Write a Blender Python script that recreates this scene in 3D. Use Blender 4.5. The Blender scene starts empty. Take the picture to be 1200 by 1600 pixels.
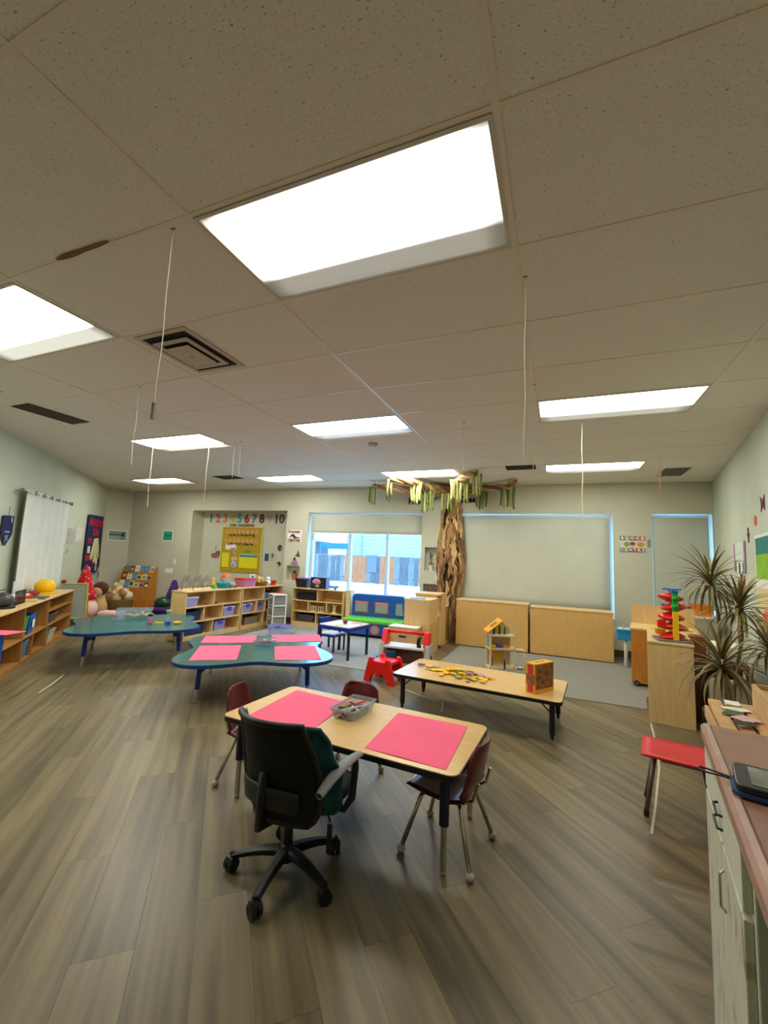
import bpy, bmesh, math, random
from mathutils import Vector, Matrix
random.seed(7)
R_ = math.radians
SC = bpy.context.scene
COL = SC.collection

# ------------------------------------------------------------------ camera
CZ = 1.345
def cam_axes(yaw, pitch, roll):
    cy, sy, cp, sp = math.cos(yaw), math.sin(yaw), math.cos(pitch), math.sin(pitch)
    f = Vector((-sy * cp, cy * cp, sp)); r = Vector((cy, sy, 0)); u = r.cross(f)
    cr, sr = math.cos(roll), math.sin(roll)
    return cr * r + sr * u, -sr * r + cr * u, f
cd = bpy.data.cameras.new('camera'); cam = bpy.data.objects.new('camera', cd); COL.objects.link(cam)
_r, _u, _f = cam_axes(.391, .109, .042)
cam.matrix_world = Matrix(((_r.x, _u.x, -_f.x, 0), (_r.y, _u.y, -_f.y, 0), (_r.z, _u.z, -_f.z, CZ), (0, 0, 0, 1)))
cd.sensor_fit = 'HORIZONTAL'; cd.sensor_width = 36; cd.lens = 36 * 660 / 1200; cd.clip_start = .02
SC.camera = cam
# ------------------------------------------------------------------ world, exposure
w = bpy.data.worlds.new('world'); SC.world = w; w.use_nodes = True
bg = w.node_tree.nodes['Background']; bg.inputs[0].default_value = (.31, .61, 1, 1); bg.inputs[1].default_value = 3.2
SC.view_settings.view_transform = 'Standard'; SC.view_settings.look = 'None'
SC.view_settings.gamma = 1; SC.view_settings.use_curve_mapping = False
SC.view_settings.exposure = 1.3
LAMP = 7.0          # radiance of the ceiling lamp lenses

# ------------------------------------------------------------------ materials
def lin(c):
    return tuple(((x / 255) / 12.92 if x <= 10 else (((x / 255) + .055) / 1.055) ** 2.4) for x in c)
MT = {}
def mat(name, c, rough=.6, metal=0, var=0, scale=8, stretch=(1, 1, 1), bump=0, spec=.5, rnd=0, c2=None, detail=4, trans=0, alpha=1, coat=0, emit=0):
    if name in MT: return MT[name]
    m = bpy.data.materials.new(name); m.use_nodes = True; nt = m.node_tree; N = nt.nodes; L = nt.links
    b = N['Principled BSDF']; col = lin(c) + (1,)
    b.inputs['Base Color'].default_value = col; b.inputs['Roughness'].default_value = rough; b.inputs['Metallic'].default_value = metal
    b.inputs['Specular IOR Level'].default_value = spec; b.inputs['Coat Weight'].default_value = coat
    if emit:
        b.inputs['Emission Color'].default_value = col; b.inputs['Emission Strength'].default_value = emit
    if var or bump or c2 or rnd:
        tc = N.new('ShaderNodeTexCoord'); mp = N.new('ShaderNodeMapping'); mp.inputs['Scale'].default_value = stretch
        L.new(tc.outputs['Object'], mp.inputs[0])
        no = N.new('ShaderNodeTexNoise'); no.inputs['Scale'].default_value = scale; no.inputs['Detail'].default_value = detail
        oi = N.new('ShaderNodeObjectInfo')
        if rnd:
            cb = N.new('ShaderNodeVectorMath'); cb.operation = 'ADD'
            sc = N.new('ShaderNodeVectorMath'); sc.operation = 'SCALE'; sc.inputs[0].default_value = (37, 19, 11)
            L.new(oi.outputs['Random'], sc.inputs['Scale']); L.new(mp.outputs[0], cb.inputs[0]); L.new(sc.outputs[0], cb.inputs[1]); L.new(cb.outputs[0], no.inputs['Vector'])
        else: L.new(mp.outputs[0], no.inputs['Vector'])
        mx = N.new('ShaderNodeMix'); mx.data_type = 'RGBA'
        a = c2 if c2 else tuple(max(0, x * (1 - var)) for x in c)
        bb = c if c2 else tuple(min(255, x * (1 + var)) for x in c)
        mx.inputs['A'].default_value = lin(a) + (1,); mx.inputs['B'].default_value = lin(bb) + (1,)
        ra = N.new('ShaderNodeMapRange'); ra.inputs['From Min'].default_value = .3; ra.inputs['From Max'].default_value = .7
        L.new(no.outputs['Fac'], ra.inputs[0])
        last = ra.outputs[0]
        if rnd:
            ad = N.new('ShaderNodeMath'); ad.operation = 'MULTIPLY_ADD'; L.new(oi.outputs['Random'], ad.inputs[0]); ad.inputs[1].default_value = rnd
            ml = N.new('ShaderNodeMath'); ml.operation = 'MULTIPLY'; L.new(last, ml.inputs[0]); ml.inputs[1].default_value = 1 - rnd
            L.new(ml.outputs[0], ad.inputs[2]); last = ad.outputs[0]
        L.new(last, mx.inputs['Factor']); L.new(mx.outputs['Result'], b.inputs['Base Color'])
        if bump:
            bp = N.new('ShaderNodeBump'); bp.inputs['Strength'].default_value = bump; bp.inputs['Distance'].default_value = .003
            L.new(no.outputs['Fac'], bp.inputs['Height']); L.new(bp.outputs[0], b.inputs['Normal'])
    if trans:   # thin clear plastic: see-through body with a soft sheen
        tr = N.new('ShaderNodeBsdfTransparent'); tr.inputs[0].default_value = lin(tuple(min(255, x * .5 + 128) for x in c)) + (1,)
        ms = N.new('ShaderNodeMixShader'); ms.inputs[0].default_value = 1 - trans
        L.new(tr.outputs[0], ms.inputs[1]); L.new(b.outputs[0], ms.inputs[2]); L.new(ms.outputs[0], N['Material Output'].inputs[0])
    MT[name] = m; return m

WALL = mat('wall_paint', (198, 198, 178), .75, var=.03, scale=1.5, bump=.05)
WALLL = mat('wall_paint_cool', (198, 206, 186), .75, var=.03, scale=1.5)
WOOD = mat('maple', (222, 186, 128), .45, var=.035, scale=5, stretch=(6, 6, .8), bump=.05)
WOODH = mat('maple_along', (224, 190, 134), .45, var=.06, scale=6, stretch=(1, 9, 9))
WOODBACK = mat('hardboard', (212, 170, 100), .55, var=.02, scale=5, stretch=(6, 6, .8))
WOODDK = mat('plywood_left', (170, 122, 62), .5, var=.06, scale=5, stretch=(6, 6, .8))
OAK = mat('orange_oak', (198, 126, 42), .5, var=.06, scale=6, stretch=(6, 6, .8))
LAMI = mat('table_laminate', (222, 182, 118), .28, var=.035, scale=9, stretch=(1, 6, 1), coat=.3)
BLACK = mat('black_plastic', (13, 14, 15), .5, var=.05, scale=20)
BLACKG = mat('black_enamel', (18, 18, 24), .3)
NAVYLEG = mat('navy_leg', (16, 24, 62), .35)
BLUELEG = mat('blue_leg', (10, 46, 150), .3)
TEAL = mat('teal_laminate', (14, 96, 100), .24, var=.03, scale=6, coat=.2)
BLUEEDGE = mat('blue_edge', (16, 52, 128), .35)
CHROME = mat('chrome', (205, 200, 190), .18, 1)
STEEL = mat('steel', (150, 148, 140), .35, 1)
PINK = mat('pink_paper', (250, 98, 136), .8, var=.02, scale=3)
MAROON = mat('maroon_plastic', (98, 26, 32), .28, var=.04, scale=8)
WHITE = mat('white_plastic', (232, 232, 226), .45)
WHITEP = mat('white_paper', (236, 236, 228), .8)
GREYP = mat('grey_plastic', (160, 158, 152), .5)
RED = mat('red_plastic', (222, 30, 26), .35)
REDD = mat('dark_red', (140, 20, 26), .5)
BLUE = mat('blue_plastic', (16, 88, 190), .4)
BLUEL = mat('light_blue_plastic', (40, 150, 214), .4)
NAVY = mat('navy_plastic', (24, 38, 84), .45)
GREEN = mat('green_plastic', (18, 160, 50), .4)
LIME = mat('lime_vinyl', (96, 200, 60), .5)
YEL = mat('yellow_plastic', (250, 200, 20), .4)
ORG = mat('orange_plastic', (246, 130, 26), .4)
PURP = mat('purple_plastic', (96, 66, 170), .45)
PURPD = mat('purple_cloth', (66, 26, 110), .8)
CLEAR = mat('clear_plastic', (216, 226, 236), .2, trans=.78)
CLEARP = mat('clear_plastic_pink', (226, 150, 190), .25, trans=.45)
CLEARG = mat('clear_plastic_smoke', (110, 100, 104), .25, trans=.4)
CARD = mat('cardboard', (206, 166, 112), .8, var=.04, scale=12)
DARK = mat('dark_void', (26, 24, 22), .9)

# ------------------------------------------------------------------ mesh helpers
class B:
    def __init__(s): s.v = []; s.f = []
    def add(s, vs, fs, m=None):
        n = len(s.v)
        s.v += [tuple(m @ Vector(v)) if m else tuple(v) for v in vs]; s.f += [tuple(n + i for i in f) for f in fs]; return s
    def box(s, x0, x1, y0, y1, z0, z1, m=None):
        return s.add([(x, y, z) for z in (z0, z1) for y in (y0, y1) for x in (x0, x1)],
                     [(0, 2, 3, 1), (4, 5, 7, 6), (0, 1, 5, 4), (2, 6, 7, 3), (0, 4, 6, 2), (1, 3, 7, 5)], m)
    def prism(s, pts, z0, z1, m=None):
        n = len(pts)
        return s.add([(x, y, z0) for x, y in pts] + [(x, y, z1) for x, y in pts],
                     [tuple(range(n - 1, -1, -1)), tuple(range(n, 2 * n))] + [(i, (i + 1) % n, n + (i + 1) % n, n + i) for i in range(n)], m)
    def prismy(s, pts, y0, y1, m=None):      # pts are (x,z), extruded along y
        n = len(pts)
        return s.add([(x, y0, z) for x, z in pts] + [(x, y1, z) for x, z in pts],
                     [tuple(range(n)), tuple(range(2 * n - 1, n - 1, -1))] + [(i, n + i, n + (i + 1) % n, (i + 1) % n) for i in range(n)], m)
    def prismx(s, pts, x0, x1):              # pts are (y,z), extruded along x
        n = len(pts)
        return s.add([(x0, y, z) for y, z in pts] + [(x1, y, z) for y, z in pts],
                     [tuple(range(n - 1, -1, -1)), tuple(range(n, 2 * n))] + [(i, (i + 1) % n, n + (i + 1) % n, n + i) for i in range(n)])
    def tube(s, pts, r, n=8, r2=None, cap=True):
        pts = [Vector(p) for p in pts]; k = len(pts); rings = []
        a = None
        for i, p in enumerate(pts):
            d = (pts[min(i + 1, k - 1)] - pts[max(i - 1, 0)]).normalized()
            if a is None: a = d.orthogonal().normalized()
            a = (a - d * a.dot(d)); a = a.normalized() if a.length > 1e-6 else d.orthogonal().normalized()
            b = d.cross(a); rr = r if r2 is None else r + (r2 - r) * i / max(1, k - 1)
            if isinstance(r, (list, tuple)): rr = r[i]
            rings.append([p + (a * math.cos(t) + b * math.sin(t)) * rr for t in [2 * math.pi * j / n for j in range(n)]])
        vs = [v for q in rings for v in q]; fs = []
        for i in range(k - 1):
            for j in range(n):
                fs.append((i * n + j, i * n + (j + 1) % n, (i + 1) * n + (j + 1) % n, (i + 1) * n + j))
        if cap: fs += [tuple(range(n - 1, -1, -1)), tuple(range((k - 1) * n, k * n))]
        return s.add(vs, fs)
    def lathe(s, prof, n=16, c=(0, 0, 0), m=None, sx=1, sy=1):
        vs = []; fs = []
        for r, z in prof:
            for j in range(n):
                t = 2 * math.pi * j / n; vs.append((c[0] + r * sx * math.cos(t), c[1] + r * sy * math.sin(t), c[2] + z))
        k = len(prof)
        for i in range(k - 1):
            for j in range(n): fs.append((i * n + j, i * n + (j + 1) % n, (i + 1) * n + (j + 1) % n, (i + 1) * n + j))
        fs += [tuple(range(n - 1, -1, -1)), tuple(range((k - 1) * n, k * n))]
        return s.add(vs, fs, m)
    def sphere(s, c, r, n=12, sz=1, sx=1, sy=1):
        k = max(4, n // 2); prof = [(r * math.sin(math.pi * (i + .02) / (k + .04)) if 0 < i < k else r * .05, -r * sz * math.cos(math.pi * i / k)) for i in range(k + 1)]
        return s.lathe(prof, n, c, None, sx, sy)
    def grid(s, fn, nu, nv, m=None):         # fn(u,v)->xyz, u,v in 0..1
        vs = [fn(i / nu, j / nv) for j in range(nv + 1) for i in range(nu + 1)]
        fs = [(j * (nu + 1) + i, j * (nu + 1) + i + 1, (j + 1) * (nu + 1) + i + 1, (j + 1) * (nu + 1) + i) for j in range(nv) for i in range(nu)]
        return s.add(vs, fs, m)
    def build(s, name, m, parent=None, bevel=0, smooth=False, solid=0, seg=2, loc=None):
        me = bpy.data.meshes.new(name); me.from_pydata(s.v, [], s.f); me.update()
        bm = bmesh.new(); bm.from_mesh(me)
        if not solid: bmesh.ops.recalc_face_normals(bm, faces=bm.faces)
        if bevel:
            bmesh.ops.bevel(bm, geom=[e for e in bm.edges if e.calc_face_angle(0) > .5], offset=bevel, segments=seg, profile=.6, affect='EDGES', clamp_overlap=True)
        bm.to_mesh(me); bm.free()
        if smooth: me.polygons.foreach_set('use_smooth', [True] * len(me.polygons))
        me.materials.append(m)
        o = bpy.data.objects.new(name, me); COL.objects.link(o)
        if parent: o.parent = parent
        if loc: o.location = loc
        if solid:
            md = o.modifiers.new('thick', 'SOLIDIFY'); md.thickness = solid; md.offset = 0
        return o
    def smooth_angle(s): return s

def rrect(x0, x1, y0, y1, r, n=5):
    p = []
    for cx, cy, a in ((x1 - r, y1 - r, 0), (x0 + r, y1 - r, 90), (x0 + r, y0 + r, 180), (x1 - r, y0 + r, 270)):
        for i in range(n + 1):
            t = R_(a + 90 * i / n); p.append((cx + r * math.cos(t), cy + r * math.sin(t)))
    return p
def tag(o, label=None, cat=None, group=None, kind=None):
    if label: o['label'] = label
    if cat: o['category'] = cat
    if group: o['group'] = group
    if kind: o['kind'] = kind
    return o
def thing(name, label, cat, loc=(0, 0, 0), rz=0, group=None):
    o = bpy.data.objects.new(name, None); COL.objects.link(o); o.empty_display_size = .05
    o.location = loc; o.rotation_euler = (0, 0, R_(rz)); return tag(o, label, cat, group)
def put(o, label, cat, loc=(0, 0, 0), rz=0, group=None):
    o.location = loc; o.rotation_euler = (0, 0, R_(rz)); return tag(o, label, cat, group)
def kids(o): return [c for c in bpy.data.objects if c.parent == o]
def dup(o, loc, rz=0, label=None, scale=None):
    def cp(q, par):
        c = q.copy(); COL.objects.link(c); c.parent = par
        for ch in kids(q): cp(ch, c)
        return c
    r = cp(o, None); r.location = loc; r.rotation_euler = (0, 0, R_(rz))
    if label: r['label'] = label
    if scale: r.scale = scale
    return r
def text(name, s, size, m, parent, loc=(0, 0, 0), ext=.001, rz=0, bold=.0, tilt=0):
    cu = bpy.data.curves.new('t', 'FONT'); cu.body = s; cu.size = size; cu.extrude = ext; cu.offset = bold
    cu.align_x = 'CENTER'; cu.align_y = 'CENTER'; cu.resolution_u = 3
    to = bpy.data.objects.new('t', cu); COL.objects.link(to); bpy.context.view_layer.update()
    me = bpy.data.meshes.new_from_object(to.evaluated_get(bpy.context.evaluated_depsgraph_get())); bpy.data.objects.remove(to)
    me.materials.clear(); me.materials.append(m)
    o = bpy.data.objects.new(name, me); COL.objects.link(o); o.parent = parent
    o.location = loc; o.rotation_euler = (R_(90), R_(tilt), R_(rz)); return o

# ------------------------------------------------------------------ room frames
H = 2.695
Cn = Vector((2.155, 7.61, 0)); WLp = Vector((-9.447, 7.051, 0)); A1 = Vector((-9.549, 6.489, 0)); A0 = Vector((-6.144, 2.789, 0)); Dn = Vector((1.613, 4.296, 0))
dB = (Cn - WLp).normalized(); dR = (Cn - Dn).normalized(); dL = (A1 - A0).normalized()
class Frame:
    """wall frame: s runs to the right as seen from the room, +y local goes into the wall"""
    def __init__(f, o, d): f.o = o; f.d = d; f.n = Vector((d.y, -d.x, 0)); f.rz = math.degrees(math.atan2(d.y, d.x))
    def p(f, s, z=0, off=0): q = f.o + f.d * s + f.n * off; return (q.x, q.y, z)
FB = Frame(Cn, dB); FR = Frame(Cn, -dR); FL = Frame(A1, dL)
RE = Cn - dR * 10.3                       # right wall carries on behind the camera
BKY = RE.y
A0b = A1 - dL * ((A1.y - BKY) / dL.y)     # left wall carries on past the frame edge
ROOM = [(RE.x, BKY), (Cn.x, Cn.y), (WLp.x, WLp.y), (A1.x, A1.y), (A0b.x, A0b.y)]

def clip(poly, room):
    # room vertices are counter-clockwise: keep the left side of each edge
    for i in range(len(room)):
        ax, ay = room[i]; bx, by = room[(i + 1) % len(room)]; out = []
        def side(p): return (bx - ax) * (p[1] - ay) - (by - ay) * (p[0] - ax)
        for j in range(len(poly)):
            p, q = poly[j], poly[(j + 1) % len(poly)]; sp, sq = side(p), side(q)
            if sp >= 0: out.append(p)
            if sp * sq < 0:
                t = sp / (sp - sq); out.append((p[0] + (q[0] - p[0]) * t, p[1] + (q[1] - p[1]) * t))
        poly = out
        if len(poly) < 3: return []
    return poly
def area(p): return abs(sum(p[i][0] * p[(i + 1) % len(p)][1] - p[(i + 1) % len(p)][0] * p[i][1] for i in range(len(p)))) / 2

# ------------------------------------------------------------------ walls
def wall(name, fr, s0, s1, holes, m, h=H + .06):
    ss = sorted({s0, s1} | {x for q in holes for x in q[:2]}); zs = sorted({0, h} | {x for q in holes for x in q[2:4]})
    b = B()
    for i in range(len(ss) - 1):
        for j in range(len(zs) - 1):
            cs, cz = (ss[i] + ss[i + 1]) / 2, (zs[j] + zs[j + 1]) / 2
            if any(q[0] < cs < q[1] and q[2] < cz < q[3] for q in holes): continue
            b.add([(ss[i], 0, zs[j]), (ss[i + 1], 0, zs[j]), (ss[i + 1], 0, zs[j + 1]), (ss[i], 0, zs[j + 1])], [(0, 1, 2, 3)])
    for q in holes:
        a, c, z0, z1, d, closed = q
        b.add([(a, 0, z0), (c, 0, z0), (c, 0, z1), (a, 0, z1), (a, d, z0), (c, d, z0), (c, d, z1), (a, d, z1)],
              [(0, 1, 5, 4), (1, 2, 6, 5), (2, 3, 7, 6), (3, 0, 4, 7)] + ([(4, 5, 6, 7)] if closed else []))
    b.add([(s0, .3, -.05), (s1, .3, -.05), (s1, .3, 0), (s0, .3, 0)], [(0, 1, 2, 3)])
    me = b.build(name, m); me.location = fr.o; me.rotation_euler = (0, 0, R_(fr.rz)); tag(me, kind='structure'); return me
S0 = -(Cn - WLp).length
WIN1 = (-6.80, -4.45, .45, 2.20); WIN2 = (-3.80, -1.335, .55, 2.19); WIN3 = (-.80, -.02, .36, 2.20)
holes = [(-9.77, -7.31, 0, 2.24, .36, 1), WIN1 + (.26, 0), WIN2 + (.26, 0), WIN3 + (.26, 0),
         (-7.24, -6.94, .83, 1.12, .12, 1), (-4.38, -4.165, 1.16, 1.575, .12, 1), (-4.39, -4.10, .62, .92, .12, 1)]
wall_back = wall('wall_back', FB, S0, 0, holes, WALL)
wall_right = wall('wall_right', FR, 0, 10.3, [], WALLL)
LH = (-4.36, -2.66, .95, 1.95)
wall_left = wall('wall_left', FL, -(A1 - A0b).length, 0, [], WALLL)
FS = Frame(A1, (WLp - A1).normalized()); wall_corner = wall('wall_corner', FS, 0, (WLp - A1).length, [], WALL)
FF = Frame(Vector((RE.x, BKY, 0)), Vector((-1, 0, 0))); wall('wall_front', FF, 0, RE.x - A0b.x, [], WALLL)
BB = mat('baseboard_vinyl', (72, 62, 50), .5)
def baseboard(name, fr, a, c, off=0):
    o = B().box(a, c, -.012 - off, -off, 0, .10).build(name, BB, bevel=.002); o.location = fr.o; o.rotation_euler = (0, 0, R_(fr.rz)); tag(o, kind='structure')
baseboard('baseboard_back', FB, -7.31, 0); baseboard('baseboard_left', FL, -12, -.01); baseboard('baseboard_right', FR, .02, 10)
baseboard('baseboard_corner', FS, .02, .55); baseboard('baseboard_far_left', FB, S0 + .02, -9.77)

# ------------------------------------------------------------------ windows
FRAME = mat('window_frame_white', (206, 216, 226), .4)
glass = bpy.data.materials.new('window_glass'); glass.use_nodes = True
_n = glass.node_tree.nodes; _l = glass.node_tree.links; _n.remove(_n['Principled BSDF'])
_t = _n.new('ShaderNodeBsdfTransparent'); _t.inputs[0].default_value = (.93, .97, 1, 1); _g = _n.new('ShaderNodeBsdfGlossy'); _g.inputs['Roughness'].default_value = .02
_m = _n.new('ShaderNodeMixShader'); _m.inputs[0].default_value = .05
_l.new(_t.outputs[0], _m.inputs[1]); _l.new(_g.outputs[0], _m.inputs[2]); _l.new(_m.outputs[0], _n['Material Output'].inputs[0])
def window(n, W, mull):
    r = bpy.data.objects.new('window_%d' % n, None); COL.objects.link(r); r.location = FB.p(0, 0, 0); r.rotation_euler = (0, 0, R_(FB.rz)); tag(r, kind='structure')
    a, c, z0, z1 = W; y0, y1 = .17, .25; t = .045
    f = B(); f.box(a, c, y0, y1, z1 - t, z1); f.box(a, c, y0, y1, z0, z0 + t); f.box(a, a + t, y0, y1, z0 + t, z1 - t); f.box(c - t, c, y0, y1, z0 + t, z1 - t)
    f.build('window_frame', FRAME, r)
    B().box(a, c, -.02, .17, z0 - .02, z0 + .012).build('window_sill', FRAME, r, bevel=.004)
    xs = [a + t] + mull + [c - t]
    for x in mull: B().box(x - .03, x + .03, y0 - .01, y1, z0 + t, z1 - t).build('mullion', FRAME, r, bevel=.004)
    for i in range(len(xs) - 1):
        B().box(xs[i] + (.03 if i else 0), xs[i + 1] - (.03 if i < len(mull) else 0), .215, .219, z0 + t, z1 - t).build('pane', glass, r)
window(1, WIN1, [-5.94, -5.16]); window(2, WIN2, [-2.57]); window(3, WIN3, [])
BLIND = mat('roller_blind_fabric', (196, 200, 186), .8, var=.02, scale=2, trans=.0)
def blind(label, a, c, z0, z1, off, cord=True):
    t = thing('roller_blind', label, 'blind', FB.p(0, 0, 0), FB.rz)
    def fn(u, v):
        x = a + (c - a) * u; z = z0 + (z1 - z0) * v
        return (x, off + .006 * math.sin(u * 5 + v * 3) * (1 - v), z)
    B().grid(fn, 16, 8).build('blind_fabric', BLIND, t, smooth=True, solid=.002)
    B().tube([(a, off + .012, z1), (c, off + .012, z1)], .018, 10).build('roller', FRAME, t)
    B().box(a, c, off - .008, off + .008, z0 - .02, z0).build('hem_bar', WHITE, t)
    if cord: B().tube([(c + .012, off - .01, z1), (c + .012, off - .01, .95)], .003, 5).build('pull_chain', WHITE, t)
blind('half lowered pale roller blind above the wide view of the fence', WIN1[0] + .03, WIN1[1] - .01, 1.81, 2.165, .06)
blind('wide pale roller blind fully lowered behind the two long wood cabinets', WIN2[0] + .02, WIN2[1] - .042, .60, 2.15, .03)
blind('narrow roller blind fully lowered beside the right corner behind the spiky plant', WIN3[0] + .012, WIN3[1] - .04, .40, 2.15, .03)

# ------------------------------------------------------------------ floor
sub = B().prism([(p[0], p[1]) for p in ROOM], -.05, -.006).build('floor', mat('subfloor', (58, 50, 38), .8)); tag(sub, kind='structure')
PLANK = mat('vinyl_plank', (140, 125, 92), .38, c2=(66, 61, 46), scale=2.0, stretch=(.55, 9, 1), rnd=.34, detail=7, spec=.42)
ang = math.atan2(dL.y, dL.x); ca, sa = math.cos(ang), math.sin(ang)
PW, PL = .185, 1.22
def w2(p): return (p[0] * ca - p[1] * sa, p[0] * sa + p[1] * ca)
full = None; planks = []
room_l = [(x * ca + y * sa, -x * sa + y * ca) for x, y in ROOM]
xs_ = [p[0] for p in room_l]; ys_ = [p[1] for p in room_l]
j = int(min(ys_) / PW) - 1
while j * PW < max(ys_):
    off = (j * .437 % 1) * PL; i = int((min(xs_) - off) / PL) - 1
    while off + i * PL < max(xs_):
        x0 = off + i * PL; y0 = j * PW; g = .0004
        q = [(x0 + g, y0 + g), (x0 + PL - g, y0 + g), (x0 + PL - g, y0 + PW - g), (x0 + g, y0 + PW - g)]
        c = clip(q, room_l)
        if c and area(c) > .002: planks.append((q, c, x0, y0))
        i += 1
    j += 1
def campos(p):
    wx, wy = w2((p[2] + PL / 2, p[3] + PW / 2)); d = Vector((wx, wy, 0)) - Vector((0, 0, CZ)); z = d.dot(_f)
    vis = z > .2 and abs(d.dot(_r) / z) < 1.05 and abs(d.dot(_u) / z) < 1.35
    return (0 if vis else 1, d.length)
planks.sort(key=campos)
rest = B()
for k, (q, c, x0, y0) in enumerate(planks):
    if k < 300:
        isfull = abs(area(c) - area(q)) < 1e-6
        if isfull:
            if full is None: full = B().box(0, PL - .0008, 0, PW - .0008, -.008, 0).build('plank', PLANK, sub); o = full
            else: o = full.copy(); COL.objects.link(o); o.name = 'plank'
            px, py = w2((x0 + .0004, y0 + .0004))
        else:
            o = B().prism([(a - x0, b_ - y0) for a, b_ in c], -.008, 0).build('plank', PLANK, sub); px, py = w2((x0, y0))
        o.parent = sub; o.location = (px, py, 0); o.rotation_euler = (0, 0, ang)
    else: rest.prism([w2(p) for p in c], -.008, 0)
if rest.v: tag(rest.build('far_planks', PLANK, sub), kind='stuff')

# ------------------------------------------------------------------ ceiling: grid of tiles and tees
GX, GY, TX, TY = -1.385, 1.140, 1.22, .61
ceil = B().prism(ROOM, H + .03, H + .08).build('ceiling', mat('plenum', (60, 56, 48), .9)); tag(ceil, kind='structure')
TILE = mat('ceiling_tile', (224, 220, 206), .95, var=.012, scale=60)
def tile_pits(m):
    nt = m.node_tree; N = nt.nodes; L = nt.links; b = N['Principled BSDF']; old = b.inputs['Base Color'].links[0].from_socket
    tc = N.new('ShaderNodeTexCoord'); v = N.new('ShaderNodeTexNoise'); v.inputs['Scale'].default_value = 150; v.inputs['Detail'].default_value = 2
    mp = N.new('ShaderNodeMapping'); mp.inputs['Scale'].default_value = (.55, 1, 1); L.new(tc.outputs['Object'], mp.inputs[0]); L.new(mp.outputs[0], v.inputs['Vector'])
    r = N.new('ShaderNodeMapRange'); r.inputs['From Min'].default_value = .62; r.inputs['From Max'].default_value = .76; L.new(v.outputs['Fac'], r.inputs[0])
    x = N.new('ShaderNodeMix'); x.data_type = 'RGBA'; x.inputs['B'].default_value = lin((140, 126, 102)) + (1,); L.new(r.outputs[0], x.inputs['Factor']); L.new(old, x.inputs['A']); L.new(x.outputs['Result'], b.inputs['Base Color'])
    bp = N.new('ShaderNodeBump'); bp.inputs['Strength'].default_value = .4; bp.inputs['Distance'].default_value = .002; bp.invert = True; L.new(r.outputs[0], bp.inputs['Height']); L.new(bp.outputs[0], b.inputs['Normal'])
tile_pits(TILE)
TEE = mat('tee_bar', (222, 212, 192), .4)
LIGHTS = [(0, 0), (-2, 0), (-3, 4), (-1, 4), (1, 4), (-3, 8), (-1, 8), (1, 8), (-5.3, 7.5)]
tile0 = None
for ix in range(-8, 4):
    for iy in range(-7, 12):
        if (ix, iy) in [(int(a), int(b)) for a, b in LIGHTS if a == int(a) and b == int(b)]: continue
        x0, y0 = GX + ix * TX, GY + iy * TY; e = .006
        q = [(x0 + e, y0 + e), (x0 + TX - e, y0 + e), (x0 + TX - e, y0 + TY - e), (x0 + e, y0 + TY - e)]; c = clip(q, ROOM)
        if not c or area(c) < .004: continue
        if abs(area(c) - area(q)) < 1e-6:
            if tile0 is None: tile0 = B().box(e, TX - e, e, TY - e, 0, .015).build('ceiling_tile', TILE, ceil, bevel=.002, seg=1); o = tile0
            else: o = tile0.copy(); COL.objects.link(o)
            o.location = (x0, y0, H)
        else: o = B().prism([(a - x0, b_ - y0) for a, b_ in c], 0, .015).build('ceiling_tile', TILE, ceil); o.location = (x0, y0, H)
        o.parent = ceil
for ix in range(-8, 4):
    x = GX + ix * TX; c = clip([(x - .012, -3), (x + .012, -3), (x + .012, 9), (x - .012, 9)], ROOM)
    if c and area(c) > .002: B().prism(c, H - .003, H + .001).build('main_tee', TEE, ceil)
for iy in range(-7, 12):
    y = GY + iy * TY; c = clip([(-12, y - .010), (4, y - .010), (4, y + .010), (-12, y + .010)], ROOM)
    if c and area(c) > .002: B().prism(c, H - .0025, H + .0012).build('cross_tee', TEE, ceil)
st = B().grid(lambda u, v: (-2.20 + .36 * u, 1.122 + (.017 + .005 * math.sin(u * 9)) * (v - .5) * 2 * (1 - abs(u - .45) * 1.3) , H - .0035), 12, 2).build('rust_stain', mat('rust', (120, 84, 50), .8, var=.15), ceil, solid=.0006)

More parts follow.
